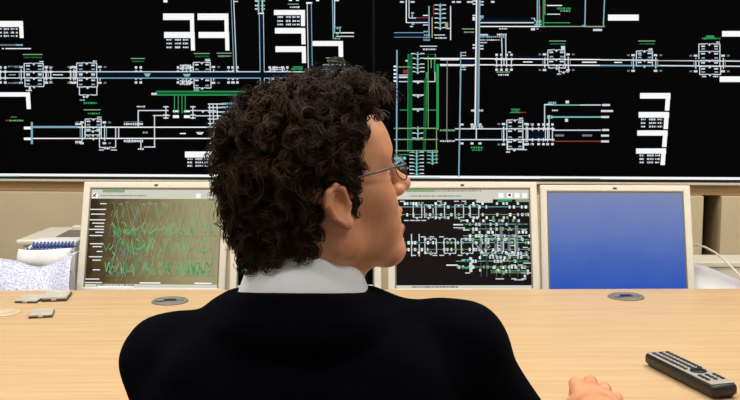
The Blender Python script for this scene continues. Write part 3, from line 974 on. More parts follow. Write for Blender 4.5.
# monitor 3 picture
g = Gfx(smap(0, 140, 0, 102), -0.004)
g.R(0, 0, 140, 10, 't'); g.R(10, 0, 40, 2.4, 'p'); g.R(14, 0.2, 34, 2.2, 'G'); g.T(40, 90, 1.4, 'k', 1.0); g.T(14, 70, 6.5, 'd', 1.4)
for x in (108, 117, 125, 133): g.R(x, 3.4, x + 5.5, 8.6, 'W')
g.R(118.5, 4.6, 121, 7, 'k')
g.R(85, 10, 102, 13.5, 't'); g.R(107, 10, 122, 12.5, 'G'); g.R(126, 10, 139, 13, 'p')
def trackband(ya, yb, x0, x1, dens):
    g.H(x0, x1, ya, 'c', 0.7); g.H(x0, x1, yb, 'p', 0.6)
    x = x0 + 2
    while x < x1:
        for y, s in ((ya, -1), (yb, 1)):
            r = random.random()
            if r < dens:
                g.R(x, y - 1.5, x + random.uniform(1.4, 2.6), y + 1.6, random.choice(('W', 'w', 'w', 'p')))
            elif r < dens + 0.25:
                g.R(x, y + s * 3.4 - 1.6, x + 2.2, y + s * 3.4 + 1.2, random.choice(('w', 'W', 'p')))
            elif r < dens + 0.4:
                g.R(x, y + s * 6 - 0.5, x + 5, y + s * 6 + 0.5, 'w')
            elif r < dens + 0.5:
                g.R(x, y - 1.2, x + 2.4, y + 1.4, 'g')
        x += random.uniform(2.6, 4.4)
trackband(18, 26, 2, 139, 0.42); trackband(55, 62, 0, 138, 0.42); trackband(36, 41, 65, 138, 0.35); trackband(48, 52, 70, 139, 0.4); trackband(74, 80, 62, 138, 0.42); trackband(66, 70, 95, 138, 0.4); trackband(84, 86, 98, 138, 0.3)
for x in (22, 34, 46, 66, 82): g.ring(x - 4, x + 5, 16, 29, x, 'w')
for x in (36, 56, 74, 100, 118): g.ring(x - 6, x + 6, 51, 66, x, 'w')
for x in (16, 24, 88, 104): g.V_(x, 46, 69, 'w', 1.2)
for x in (88, 94, 104, 110, 118, 126): g.V_(x, 30, 90, 'd', 0.4); g.R(x - 1.4, random.uniform(34, 60), x + 1.6, random.uniform(62, 66), 'd')
g.H(60, 72, 36.4, 'W', 1.4); g.H(60, 72, 39.6, 'w', 1.0); g.H(52, 64, 78, 'W', 1.3); g.L(84, 58, 92, 66, 'w', 0.7); g.L(92, 66, 98, 58, 'w', 0.7); g.L(84, 62, 100, 84, 'g', 0.7)
g.H(68, 76, 73, 'c', 2.0); g.H(68, 76, 81, 'G', 2.0); g.R(76, 70, 79, 85, 'w'); g.T(90, 96, 66.5, 'Y', 2.2); g.T(122, 132, 93, 'w', 1.5)
g.R(0, 98.6, 140, 102, 't'); g.T(16, 64, 100.2, 'b', 1.5)
g.build('track_plan', m3)
g = Gfx(smap(0, 140, 0, 102), -0.004)
g.R(0, 0, 140, 9, 't'); g.R(0, 98.6, 140, 102, 't'); g.H(0, 139, 60, 'c', 0.8); g.H(0, 139, 66, 'G', 0.8)
for k in range(60):
    x, y = random.uniform(2, 136), random.uniform(14, 94); g.R(x, y, x + 2.5, y + 1.6, random.choice('wWpG'))
g.build('track_plan', m2)

# ------------------------------------------------------------------ the man
HEAD_YAW, HEAD_PITCH, HEAD_ROLL = math.radians(20), math.radians(12), math.radians(0)
HY = 1.285
HO = PX(318, 199, HY)                                   # point between the ear canals
HM = Matrix.Translation(HO) @ Matrix.Rotation(HEAD_YAW, 4, 'Z') @ Matrix.Rotation(-HEAD_PITCH, 4, 'Y') @ Matrix.Rotation(HEAD_ROLL, 4, 'X')
HI = np.array(HM.inverted())
NB = Vector((PX(302, 285, 1.275).x, 1.275, PX(302, 285, 1.275).z))   # base of the neck


def head_mesh():
    lo = np.array(HO) - np.array((0.16, 0.16, 0.22)); hi = np.array(HO) + np.array((0.17, 0.16, 0.17))
    f = Field(lo, hi, 0.0021)
    E = lambda c, r, k=0.012, op='u': f.ell(c, r, k, HM, op)
    C = lambda a, b, ra, rb, k=0.012, op='u': f.cap(a, b, ra, rb, k, HM, op)
    E((-0.004, 0, 0.045), (0.097, 0.075, 0.086), 0.01)                  # cranium
    E((0.042, 0, -0.012), (0.050, 0.060, 0.080), 0.03)                  # face mass
    E((0.064, 0, 0.055), (0.037, 0.056, 0.046), 0.03)                   # forehead
    for s in (-1, 1):
        C((0.000, s * 0.052, -0.052), (0.072, s * 0.014, -0.086), 0.016, 0.017, 0.03)     # jaw
        C((-0.002, s * 0.060, -0.010), (0.000, s * 0.052, -0.052), 0.014, 0.016, 0.03)
        E((0.064, s * 0.042, -0.012), (0.020, 0.022, 0.019), 0.022)     # cheekbone
        E((0.060, s * 0.034, -0.045), (0.026, 0.022, 0.028), 0.025)     # cheek
        C((0.086, s * 0.010, 0.043), (0.076, s * 0.045, 0.040), 0.010, 0.009, 0.016)       # brow
    E((0.081, 0, -0.090), (0.017, 0.019, 0.015), 0.018)                 # chin
    E((0.082, 0, -0.050), (0.020, 0.028, 0.026), 0.016)                 # muzzle
    for s in (-1, 1):
        E((0.097, s * 0.031, 0.019), (0.016, 0.015, 0.012), 0.014, 's') # eye socket
        E((0.077, s * 0.031, 0.020), (0.0125, 0.0125, 0.0125), 0.003)   # eyeball
        C((0.0865, s * 0.018, 0.027), (0.083, s * 0.044, 0.026), 0.0035, 0.0035, 0.004)    # lid
    C((0.090, 0, 0.028), (0.1135, 0, -0.006), 0.0075, 0.0095, 0.012)    # nose ridge
    E((0.1145, 0, -0.009), (0.0105, 0.0105, 0.0095), 0.008)             # tip
    for s in (-1, 1):
        E((0.102, s * 0.0115, -0.014), (0.0105, 0.0070, 0.0075), 0.006) # wing
        E((0.1075, s * 0.006, -0.0205), (0.006, 0.0032, 0.004), 0.003, 's')
    C((0.096, -0.016, -0.0395), (0.096, 0.016, -0.0395), 0.0062, 0.0062, 0.006)   # upper lip
    C((0.0945, -0.013, -0.0600), (0.0945, 0.013, -0.0600), 0.0068, 0.0068, 0.006) # lower lip
    E((0.102, 0, -0.0490), (0.026, 0.032, 0.0085), 0.004, 's')          # open mouth
    for s in (-1, 1):                                                   # ears
        T = HM @ Matrix.Translation((0.006, s * 0.0715, 0.001)) @ Matrix.Rotation(s * math.radians(-14), 4, 'Z') @ Matrix.Rotation(math.radians(-10), 4, 'Y') @ Matrix.Scale(0.88, 4)
        f.ell((-0.010, s * 0.009, 0.003), (0.0195, 0.0085, 0.030), 0.005, T)
        f.ell((-0.006, s * 0.0225, 0.003), (0.0135, 0.0160, 0.0200), 0.0015, T, 's')
        pts = [(0.006, 0.010, 0.006), (0.004, 0.014, 0.020), (-0.007, 0.017, 0.031), (-0.020, 0.018, 0.027), (-0.0275, 0.018, 0.011), (-0.0245, 0.017, -0.009), (-0.014, 0.014, -0.023)]
        for a, b in zip(pts[:-1], pts[1:]):
            f.cap((a[0], s * a[1], a[2]), (b[0], s * b[1], b[2]), 0.0038, 0.0038, 0.002, T)
        f.ell((-0.006, s * 0.012, -0.026), (0.0095, 0.0058, 0.0100), 0.005, T)     # lobe
        f.ell((0.008, s * 0.008, -0.004), (0.0045, 0.005, 0.007), 0.004, T)        # tragus
    # neck, in world space
    nt = HM @ Vector((-0.030, 0, -0.020))
    f.cap(nt, NB + Vector((0.0, 0.0, -0.10)), 0.056, 0.062, 0.02)
    f.cap(HM @ Vector((0.010, 0, -0.055)), NB + Vector((0.022, 0.025, -0.09)), 0.040, 0.048, 0.025)
    f.cap(HM @ Vector((-0.030, -0.050, -0.035)), NB + Vector((0.035, 0.035, -0.06)), 0.014, 0.014, 0.02)
    f.cap(HM @ Vector((-0.060, 0, -0.010)), NB + Vector((-0.01, -0.02, -0.05)), 0.034, 0.048, 0.03)
    return f.mesh()


HV, HF = head_mesh()
LOC = HV @ HI[:3, :3].T + HI[:3, 3]
fc = LOC[HF].mean(1)
hm = np.zeros(len(HF), dtype=np.int32)
x, y, z = fc[:, 0], fc[:, 1], fc[:, 2]
hm[(x > 0.0925) & (np.abs(y) < 0.021) & (z < -0.0365) & (z > -0.0665)] = 1
hm[(x > 0.070) & (x < 0.0925) & (np.abs(y) < 0.022) & (z < -0.042) & (z > -0.056) & (x < 0.091)] = 2
hm[(np.sqrt((x - 0.077) ** 2 + (np.abs(y) - 0.031) ** 2 + (z - 0.020) ** 2) < 0.0133) & (x > 0.080)] = 3


# arms, hands and trunk (under the clothes)
def arm_pts(side):
    if side > 0:
        return Vector((0.114, 1.29, 0.920)), Vector((0.222, 1.355, 0.758)), Vector((0.351, 1.530, 0.7645))
    return Vector((-0.259, 1.29, 0.908)), Vector((-0.275, 1.40, 0.770)), Vector((-0.150, 1.560, 0.770))


def hand(f, side, wrist, ang):
    """relaxed half closed hand lying palm down; ang = heading from +Y towards +X"""
    T = Matrix.Translation(wrist) @ Matrix.Rotation(-ang, 4, 'Z')
    s = side                                               # +1 right hand: thumb towards -x
    g_ = 1.0
    C = lambda a, b, ra, rb, k=0.004: f.cap((a[0] * s * g_, a[1] * g_, a[2]), (b[0] * s * g_, b[1] * g_, b[2]), ra * g_, rb * g_, k, T)
    C((0, -0.06, 0.000), (0, 0.008, -0.002), 0.030, 0.024, 0.01)
    base = [(-0.0285, 0.088, 0.002), (-0.0075, 0.090, 0.003), (0.0130, 0.080, -0.002), (0.0300, 0.066, -0.010)]
    for i, b in enumerate(base):                            # palm
        C((b[0] * 0.55, 0.008, -0.004), b, 0.0155, 0.0112, 0.014)
    C((-0.010, 0.03, -0.012), (-0.022, 0.07, -0.014), 0.014, 0.012, 0.012)
    C((0.016, 0.02, -0.014), (0.024, 0.06, -0.016), 0.013, 0.012, 0.012)
    L = [(0.040, 0.024, 0.020), (0.043, 0.027, 0.020), (0.040, 0.025, 0.019), (0.031, 0.020, 0.018)]
    zf = DZ - wrist.z
    for i, b in enumerate(base):
        spread = (-0.04, 0.03, 0.10, 0.18)[i]
        d1 = Vector((spread * 0.8, 1, (-0.08, -0.06, -0.10, -0.14)[i])).normalized()
        p1 = Vector(b) + d1 * L[i][0]
        d2 = Vector((spread * 0.4 - 0.05, 0.42, -1.0)).normalized()
        p2 = p1 + d2 * L[i][1]
        p2.z = max(p2.z, zf + 0.0115)
        p3 = p2 + Vector((-0.05, -0.95, -0.15)).normalized() * L[i][2]
        p3.z = max(p3.z, zf + 0.011)
        r = (0.0108, 0.0110, 0.0104, 0.0092)[i]
        C(b, p1, r * 1.04, r * 0.96, 0.0025); C(p1, p2, r * 1.0, r * 0.88, 0.002); C(p2, p3, r * 0.88, r * 0.72, 0.002)
        C((p1.x, p1.y, p1.z + 0.0005), (p1.x, p1.y - 0.004, p1.z + 0.001), r * 1.10, r * 1.05, 0.003)
    # thumb leaves the side of the palm
    t0 = Vector((-0.020, 0.026, -0.008)); t1 = Vector((-0.037, 0.056, -0.014)); t2 = Vector((-0.036, 0.086, -0.020)); t3 = Vector((-0.026, 0.106, -0.024))
    for p in (t1, t2, t3): p.z = max(p.z, zf + 0.0135)
    C(t0, t1, 0.0150, 0.0122, 0.01); C(t1, t2, 0.0115, 0.0104, 0.003); C(t2, t3, 0.0104, 0.0085, 0.003)


fb = Field((-0.40, 1.10, 0.715), (0.46, 1.80, 1.04), 0.0024)
fb.ell((-0.085, 1.275, 0.86), (0.155, 0.085, 0.15), 0.02)
fb.cap(NB + Vector((0, 0, 0.02)), (-0.085, 1.275, 0.90), 0.052, 0.07, 0.03)
for sd in (1, -1):
    sh, el, wr = arm_pts(sd)
    fb.cap((-0.085 + 0.06 * sd, 1.28, 0.93), sh, 0.035, 0.038, 0.02)
    fb.cap(sh, el, 0.038, 0.030, 0.01)
    fb.cap(el, wr, 0.030, 0.023, 0.01)
RW = arm_pts(1)[2]; LW = arm_pts(-1)[2]
hand(fb, 1, RW, math.radians(9)); hand(fb, -1, LW, math.radians(28))
BV, BF = fb.mesh()
PV = np.concatenate([HV, BV]); PF = np.concatenate([HF, BF + len(HV)])
PM = np.concatenate([hm, np.zeros(len(BF), dtype=np.int32)])
person = from_np('person', PV, PF, [M['skin'], M['lips'], M['mouth'], M['eye']], None, True, PM)
tag(person, 'seated man seen from behind in dark sweater and white collar, face turned right', 'person')

# sweater
fs = Field((-0.42, 1.06, 0.46), (0.46, 1.64, 1.06), 0.0042)
fs.ell((-0.085, 1.272, 0.845), (0.205, 0.118, 0.165), 0.05)
fs.ell((-0.080, 1.272, 0.65), (0.178, 0.122, 0.24), 0.08)
fs.cap((-0.150, 1.285, 0.938), (-0.255, 1.29, 0.906), 0.050, 0.0560, 0.03)
fs.cap((-0.020, 1.285, 0.944), (0.112, 1.29, 0.926), 0.050, 0.0585, 0.03)
fs.cap((-0.140, 1.275, 0.955), (-0.03, 1.275, 0.955), 0.048, 0.048, 0.04)
fs.ell((-0.19, 1.215, 0.86), (0.075, 0.05, 0.09), 0.05); fs.ell((0.02, 1.215, 0.86), (0.075, 0.05, 0.09), 0.05)
for sd in (1, -1):
    sh, el, wr = arm_pts(sd)
    fs.cap(sh, el, 0.0575, 0.049, 0.03)
    cuff = wr - (wr - el).normalized() * 0.10
    fs.cap(el, cuff, 0.047, 0.036, 0.02)
    fs.cap(cuff - (wr - el).normalized() * 0.03, cuff, 0.037, 0.037, 0.004)
    d = np.array((wr - el).normalized(), dtype=np.float32); c0 = np.array(cuff, dtype=np.float32)
    fs.put(lambda P, d=d, c0=c0: -((P - c0) @ d), c0 - 0.06, c0 + 0.06, 0.003, 's')
# knit folds
ax = [(fs.lo[i] + np.arange(fs.n[i]) * fs.h) for i in range(3)]
gx, gy, gz = np.meshgrid(*ax, indexing='ij')
fs.F += (0.0016 * np.sin(gx * 70 + gz * 55 + 2.0 * np.sin(gy * 18)) * np.sin(gz * 38 - gx * 24 + gy * 20)).astype(np.float32)
# neck opening
NT = Matrix.Rotation(math.radians(-11), 3, 'X') @ Matrix.Rotation(math.radians(0.5), 3, 'Y')
for i in range(40):
    a, b = 2 * math.pi * i / 40, 2 * math.pi * (i + 1) / 40
    pa, pb = (NB + NT @ Vector((0.0875 * math.cos(q), 0.0865 * math.sin(q), -0.022)) for q in (a, b))
    fs.cap(pa, pb, 0.0105, 0.0105, 0.010)
    fs.cap(pa - Vector((0, 0, 0.030)), pb - Vector((0, 0, 0.030)), 0.016, 0.016, 0.03)
nd = (NT @ Vector((0, 0, 1))).normalized()
na = np.array(NB + Vector((0.002, 0.004, 0)), dtype=np.float32); ndn = np.array(nd, dtype=np.float32)
def neck_hole(P):
    q = P - na
    t = q @ ndn
    return np.maximum(np.linalg.norm(q - t[..., None] * ndn, axis=-1) - 0.0790, -(t + 0.045))
fs.put(neck_hole, na - 0.17, na + 0.17, 0.006, 's')
SV, SF = fs.mesh()
sweater = from_np('sweater', SV, SF, M['sweater'], person)
sweater['label'] = 'plain dark navy knitted sweater'

# shirt collar: stand, fold and leaf swept round the neck
def collar():
    n = 72
    prof = [(0.0615, -0.035), (0.0600, 0.000), (0.0595, 0.030), (0.0605, 0.0375), (0.0635, 0.0400), (0.0665, 0.0375), (0.0715, 0.022), (0.0785, 0.000), (0.0845, -0.016), (0.0850, -0.020), (0.0825, -0.019), (0.0755, 0.000), (0.0680, 0.022), (0.0640, 0.030)]
    tilt = Matrix.Rotation(math.radians(-11), 3, 'X') @ Matrix.Rotation(math.radians(0.5), 3, 'Y')
    V, F = [], []
    gap = 0.16
    for i in range(n + 1):
        a = math.pi / 2 + gap + (2 * math.pi - 2 * gap) * i / n          # opening faces +Y (front)
        c, s = math.cos(a), math.sin(a)
        front = max(0, s)
        for k, (r, z) in enumerate(prof):
            if k in (8, 9, 10):
                z -= 0.030 * front ** 3; r += 0.004 * front
            rr = r * (1 + 0.02 * math.sin(3 * a + 1))
            p = tilt @ Vector((rr * c * 0.985, rr * s * 1.02, z + 0.008 - 0.004 * front))
            V.append(NB + Vector((0.001, 0.004, -0.001)) + p)
    m = len(prof)
    for i in range(n):
        for k in range(m - 1):
            F.append((i * m + k, (i + 1) * m + k, (i + 1) * m + k + 1, i * m + k + 1))
    return from_np('shirt_collar', V, F, M['shirt'], person)


co = collar()
co['label'] = 'white shirt collar standing above the sweater'

# trousers and shoes (under the desk)
ft = Field((-0.34, 1.05, 0.05), (0.20, 1.95, 0.66), 0.008)
ft.ell((-0.08, 1.27, 0.55), (0.175, 0.125, 0.10), 0.03)
for sd in (-1, 1):
    ft.cap((-0.08 + sd * 0.085, 1.29, 0.54), (-0.08 + sd * 0.12, 1.72, 0.54), 0.082, 0.062, 0.03)
    ft.cap((-0.08 + sd * 0.12, 1.72, 0.54), (-0.08 + sd * 0.12, 1.70, 0.10), 0.060, 0.048, 0.02)
TV, TF = ft.mesh()
from_np('trousers', TV, TF, M['trouser'], person)
for sd in (-1, 1):
    f2 = Field((-0.3, 1.58, 0.0), (0.2, 1.98, 0.16), 0.006)
    f2.cap((-0.08 + sd * 0.12, 1.68, 0.045), (-0.08 + sd * 0.125, 1.86, 0.036), 0.040, 0.034, 0.02)
    f2.cap((-0.08 + sd * 0.12, 1.69, 0.05), (-0.08 + sd * 0.12, 1.70, 0.11), 0.040, 0.042, 0.02)
    f2.put(lambda P: P[..., 2] - 0.008, (-0.3, 1.58, 0.0), (0.2, 1.98, 0.02), 0.002, 's')
    v, fq = f2.mesh(); v[:, 2] -= v[:, 2].min() - 0.001
    from_np('shoe', v, fq, M['shoe'], person)

# ---- curly hair
def hair():
    N = vnormals(HV, HF)
    NL = N @ HI[:3, :3].T
    x, y, z = LOC[:, 0], LOC[:, 1], LOC[:, 2]
    ay = np.abs(y)
    # front hairline as a function of height, receding a little at the temples
    xh = np.interp(z, [-0.12, -0.030, -0.022, -0.012, 0.0, 0.030, 0.055, 0.080, 0.100, 0.118, 0.14],
                      [-0.034, -0.026, -0.022, 0.022, 0.028, 0.034, 0.046, 0.061, 0.074, 0.09, 0.2])
    xh = np.where((z > 0.03) & (ay < 0.035), np.interp(z, [0.03, 0.085, 0.1], [0.034, 0.058, 0.088]), xh)
    m = x < xh
    ear = (x > -0.030) & (x < 0.020) & (z < 0.030) & (z > -0.06) & (ay > 0.05)
    m &= ~ear
    low = np.interp(x, [-0.12, -0.07, -0.035, 0.0], [-0.049, -0.049, -0.047, -0.02])
    m &= z > low
    m &= ~((z < -0.03) & (x > -0.032))
    idx = np.nonzero(m)[0]
    # base cap: the scalp pushed out a little so no skin shows between the locks
    vm = np.zeros(len(HV), bool); vm[idx] = True
    cf = HF[vm[HF].all(1)]
    bump = 0.006 + 0.004 * np.sin(LOC[:, 0] * 300) * np.sin(LOC[:, 1] * 280 + 1) * np.sin(LOC[:, 2] * 310 + 2)
    CV = HV + N * bump[:, None]
    # clumps
    clumps = 620
    area_pick = RNG.choice(idx, size=clumps * 3, replace=False)
    chosen = []
    P = HV[area_pick]
    for q in range(len(area_pick)):                       # simple dart throwing
        if not chosen or np.min(np.linalg.norm(P[chosen] - P[q], axis=1)) > 0.0064:
            chosen.append(q)
        if len(chosen) >= clumps: break
    roots = area_pick[chosen]
    S = 26
    t = np.linspace(0, 1, S)
    VV, FF = [], []
    nv = 0
    down = np.array((0, 0, -1.0))
    for r in roots:
        p0, n0, l0, nl = HV[r], N[r], LOC[r], NL[r]
        thick = hair_len(l0, nl)
        # lean of this lock
        side = RNG.normal(size=3) * 0.7
        side -= n0 * (side @ n0)
        dirv = n0 + side + (0.10 * down if l0[2] < 0.08 else -0.25 * down)
        dirv /= np.linalg.norm(dirv)
        a1 = np.cross(dirv, RNG.normal(size=3)); a1 /= np.linalg.norm(a1)
        a2 = np.cross(dirv, a1)
        turns = RNG.uniform(1.1, 2.0); ph = RNG.uniform(0, 6.28); rad = RNG.uniform(0.0060, 0.0105); hand_ = RNG.choice((-1, 1))
        ln = thick * RNG.uniform(0.72, 1.12)
        grav = RNG.uniform(0.15, 0.5) * ln
        nstr = 14
        for k in range(nstr):
            jo = RNG.normal(size=3) * 0.0018
            js = RNG.normal(size=3) * 0.0024
            rr = rad * RNG.uniform(0.8, 1.2)
            lk = ln * RNG.uniform(0.85, 1.1)
            phk = ph + RNG.normal() * 0.25
            th = phk + hand_ * turns * 2 * np.pi * t
            amp = rr * np.minimum(1, t * 3.0) * (1 - 0.25 * t)
            c = p0 + jo + dirv * (lk * 1.12 * (t - 0.36 * t * t))[:, None] + down * (grav * t * t)[:, None] + js * t[:, None]
            c = c + a1 * (amp * np.cos(th))[:, None] + a2 * (amp * np.sin(th))[:, None]
            tg = np.gradient(c, axis=0); tg /= np.maximum(np.linalg.norm(tg, axis=1), 1e-9)[:, None]
            u = np.cross(tg, a1 + 0.3 * a2); u /= np.maximum(np.linalg.norm(u, axis=1), 1e-9)[:, None]
            v = np.cross(tg, u)
            rs = (RNG.uniform(0.0006, 0.0011) * (1.0 - 0.65 * t))[:, None]
            ring = np.stack([c + rs * (u * math.cos(b) + v * math.sin(b)) for b in (0, 2.094, 4.189)], 1)
            VV.append(ring.reshape(-1, 3))
            i = np.arange(S - 1)[:, None] * 3
            for b in range(3):
                b2 = (b + 1) % 3
                FF.append(nv + np.concatenate([i + b, i + b2, i + 3 + b2, i + 3 + b], 1))
            nv += S * 3
    V = np.concatenate(VV); F = np.concatenate(FF)
    return CV, cf, V, F


def hair_len(l, nl):
    """lock length over the scalp: fuller on top and back, long over the brow, short round the ears and nape"""
    x, y, z = l
    L = 0.034
    L += 0.030 * max(0, min(1, (z - 0.06) / 0.06))
    L += 0.052 * max(0, min(1, (x - 0.02) / 0.05)) * max(0, min(1, (z - 0.06) / 0.04))
    L += 0.006 * max(0, min(1, (-x - 0.02) / 0.05))
    if z < 0.01: L *= max(0.42, 1 - (0.01 - z) * 11.0)
    if x > -0.03 and z < 0.045: L *= 0.5
    if x > 0.02 and z < 0.09: L *= 0.52
    return L


CV, cf, V, F = hair()
HVV = np.concatenate([CV, V]); HFF = np.concatenate([cf, F + len(CV)])
ho = from_np('hair', HVV, HFF, M['hair'], person)
ho['label'] = 'short tousled dark brown curly hair'
ho['kind'] = 'stuff'

# glasses
def hl(p): return HM @ Vector(p)
gl = empty('glasses', hl((0.1, 0, 0.02)), (0, 0, 0), 'thin metal framed glasses worn on the turned face', 'glasses')
def gtube(name, pts, r, m, parent=gl, sides=6):
    bm = bmesh.new(); add_tube(bm, [Vector(p) - gl.location for p in pts], r, sides)
    return from_bm(name, bm, m, parent, True)
def glass_mat():
    m, nt, b, o = new_mat('spectacle_glass')
    b.inputs['Base Color'].default_value = (0.93, 0.97, 1, 1); b.inputs['Roughness'].default_value = 0.02
    b.inputs['Transmission Weight'].default_value = 1.0; b.inputs['IOR'].default_value = 1.12
    return m
GM = glass_mat()
rimpts = []
for s in (-1, 1):
    pts = []
    for i in range(29):
        a = 2 * math.pi * i / 28
        c, sn = math.cos(a), math.sin(a)
        rx = 0.0245 * (abs(c) ** 0.8) * (1 if c > 0 else -1); rz = 0.0165 * (abs(sn) ** 0.8) * (1 if sn > 0 else -1)
        pts.append(hl((0.107 - 0.10 * abs(s * 0.034 + rx) * 0.9 , s * 0.034 + rx, 0.019 + rz)))
    gtube('rim', pts, 0.0008, M['metal'])
    bm = bmesh.new()
    f1 = [bm.verts.new(p - gl.location) for p in pts[:-1]]
    nrm = (HM.to_3x3() @ Vector((1, 0, 0))) * 0.0012
    f2 = [bm.verts.new(p - gl.location + nrm) for p in pts[:-1]]
    bm.faces.new(f1); bm.faces.new(f2[::-1])
    for i in range(28): bm.faces.new((f1[i], f1[(i + 1) % 28], f2[(i + 1) % 28], f2[i]))
    from_bm('lens', bm, GM, gl)
    gtube('temple_arm', [hl((0.1015, s * 0.0585, 0.026)), hl((0.096, s * 0.068, 0.0265)), hl((0.07, s * 0.0735, 0.027)), hl((0.0, s * 0.0775, 0.027)), hl((-0.012, s * 0.078, 0.024)), hl((-0.030, s * 0.077, 0.004))], 0.0013, M['metal'])
gtube('bridge', [hl((0.1055, -0.0105, 0.022)), hl((0.1085, -0.004, 0.026)), hl((0.1085, 0.004, 0.026)), hl((0.1055, 0.0105, 0.022))], 0.0011, M['metal'])

# ------------------------------------------------------------------ remote control on the desk
def desk_pt(px, py, dz=0.0):
    return on_plane(px, py, Vector((0, 0, DZ + dz)), Vector((0, 0, 1)))


RH = 0.026
ra, rb = desk_pt(656.5, 351.5, RH), desk_pt(725.5, 384.5, RH)
rc = (ra + rb) / 2
RL = (rb - ra).length
RWD = 0.055
rt = empty('remote_control', (rc.x, rc.y, DZ), (0, 0, math.atan2((rb - ra).y, (rb - ra).x)), 'black remote control with grey buttons at the right of the desk', 'remote control')
bm = bmesh.new()
add_box(bm, (-RL / 2 - 0.004, -RWD / 2, 0.0006), (RL / 2 + 0.003, RWD / 2, RH), None, 0.0085, 4)
for v in bm.verts:                                         # rounded ends, slimmer underside
    e = abs(v.co.x) / (RL / 2)
    v.co.y *= 1 - 0.10 * max(0, e - 0.7) / 0.3
    if v.co.z < 0.008: v.co.y *= 0.90; v.co.x *= 0.975
from_bm('body', bm, M['blackpl'], rt, True)
plate = mat('remote_face_grey', srgb(190, 186, 178), 0.35, 0.2)
box('face_plate', (-RL / 2 + 0.007, -RWD / 2 + 0.005, RH - 0.001), (RL / 2 - 0.006, RWD / 2 - 0.005, RH + 0.0008), plate, rt, bevel=0.0006)
bmk = bmesh.new(); add_box(bmk, (-0.0042, -0.0032, 0), (0.0042, 0.0032, 0.0024), None, 0.0012, 2)
btn = from_bm('button', bmk, M['blackpl'], rt, True)
spots = []
x = -RL / 2 + 0.016
row = 0
while x < RL / 2 - 0.026:
    if not (RL * 0.06 < x < RL * 0.06 + 0.034):
        for yy in (-0.0145, 0.0, 0.0145): spots.append((x, yy))
    x += 0.0115
for i, (bx_, by_) in enumerate(spots):
    b = btn if i == 0 else btn.copy()
    if i: COL.objects.link(b); b.parent = rt
    b.location = (bx_, by_, RH + 0.0007)
bm = bmesh.new(); add_lathe(bm, [(0.0145, 0), (0.0145, 0.0015), (0.012, 0.0028), (0.006, 0.0022)], 28, Matrix.Translation((RL * 0.06 + 0.0155, 0, RH + 0.0007)))
nav = from_bm('navigation_pad', bm, M['blackpl'], rt, True)

# ------------------------------------------------------------------ small plastic cases at the left
casem = mat('clear_grey_plastic', srgb(206, 200, 184), 0.25, noise=0.12, scale=60)
def small_case(px0, px1, py0, py1, h, rz, label, tilt=0.0):
    c = desk_pt((px0 + px1) / 2, (py0 + py1) / 2)
    a, b = desk_pt(px0, (py0 + py1) / 2), desk_pt(px1, (py0 + py1) / 2)
    w_ = (b - a).length * 0.5
    d_ = abs(desk_pt(370, py0).y - desk_pt(370, py1).y) * 0.42
    t = empty('plastic_case', (c.x, c.y, DZ), (0, 0, rz), label, 'plastic case', 'small plastic cases on the desk')
    mt = Matrix.Rotation(tilt, 4, 'Y')
    box('tray', (-w_, -d_, 0.0004), (w_, d_, h * 0.5), M['greydk'], t, bevel=0.001)
    box('lid', (-w_ * 0.98, -d_ * 0.96, h * 0.5), (w_ * 0.98, d_ * 0.96, h), casem, t, bevel=0.0015, mtx=None)
    box('clasp', (-w_ * 0.2, -d_ * 1.03, h * 0.3), (w_ * 0.2, -d_ * 0.97, h * 0.8), casem, t)
    if tilt: t.rotation_euler = (0, tilt, rz); t.location.z += w_ * abs(math.sin(tilt))
    return t


small_case(20, 42, 296.5, 304, 0.0075, -0.08, 'flat grey plastic case on the desk, left one of the touching pair')
small_case(45, 69, 293.5, 302.5, 0.012, 0.12, 'thicker grey plastic case with raised lid beside the leftmost monitor', 0.0)
small_case(30.5, 53, 311, 319, 0.009, 0.22, 'small grey plastic case lying alone nearest the desk front')
c = desk_pt(3, 313)
bm = bmesh.new(); add_lathe(bm, [(0.040, 0.0004), (0.040, 0.0016), (0.038, 0.0024), (0.012, 0.0020), (0.010, 0.0010)], 40)
cd = from_bm('plastic_disc', bm, mat('pale_clear_plastic', srgb(224, 204, 168), 0.2), None, True)
cd.location = (c.x, c.y, DZ); tag(cd, 'thin pale clear disc lying at the left edge of the desk', 'disc')

# ------------------------------------------------------------------ printer, booklets and printout left of the monitors
pl, pr = PX(15, 238, 3.01).x, PX(150, 238, 3.01).x
ptop = PX(40, 238.5, 3.01).z
pt = empty('printer', ((pl + pr) / 2, 3.01, SZ), (0, 0, 0), 'cream office printer against the beige wall behind the leftmost monitor', 'printer')
hw = (pr - pl) / 2
box('body', (-hw + 0.015, 0.012, 0.0005), (hw - 0.015, 0.25, ptop - SZ - 0.022), M['cream'], pt, bevel=0.008, seg=3)
bm = bmesh.new()
add_box(bm, (-hw, 0, ptop - SZ - 0.0215), (hw, 0.265, ptop - SZ - 0.004), None, 0.007, 3)
for v in bm.verts:
    if v.co.y > 0.2 and v.co.x < 0: v.co.x += 0.02
from_bm('lid', bm, M['cream'], pt)
box('output_recess', (-hw + 0.105, 0.05, ptop - SZ - 0.0045), (hw - 0.08, 0.19, ptop - SZ - 0.0030), M['creamdk'], pt)
box('paper_rest', (-hw + 0.12, 0.17, ptop - SZ - 0.0030), (hw - 0.1, 0.20, ptop - SZ + 0.012), M['cream'], pt, bevel=0.003)

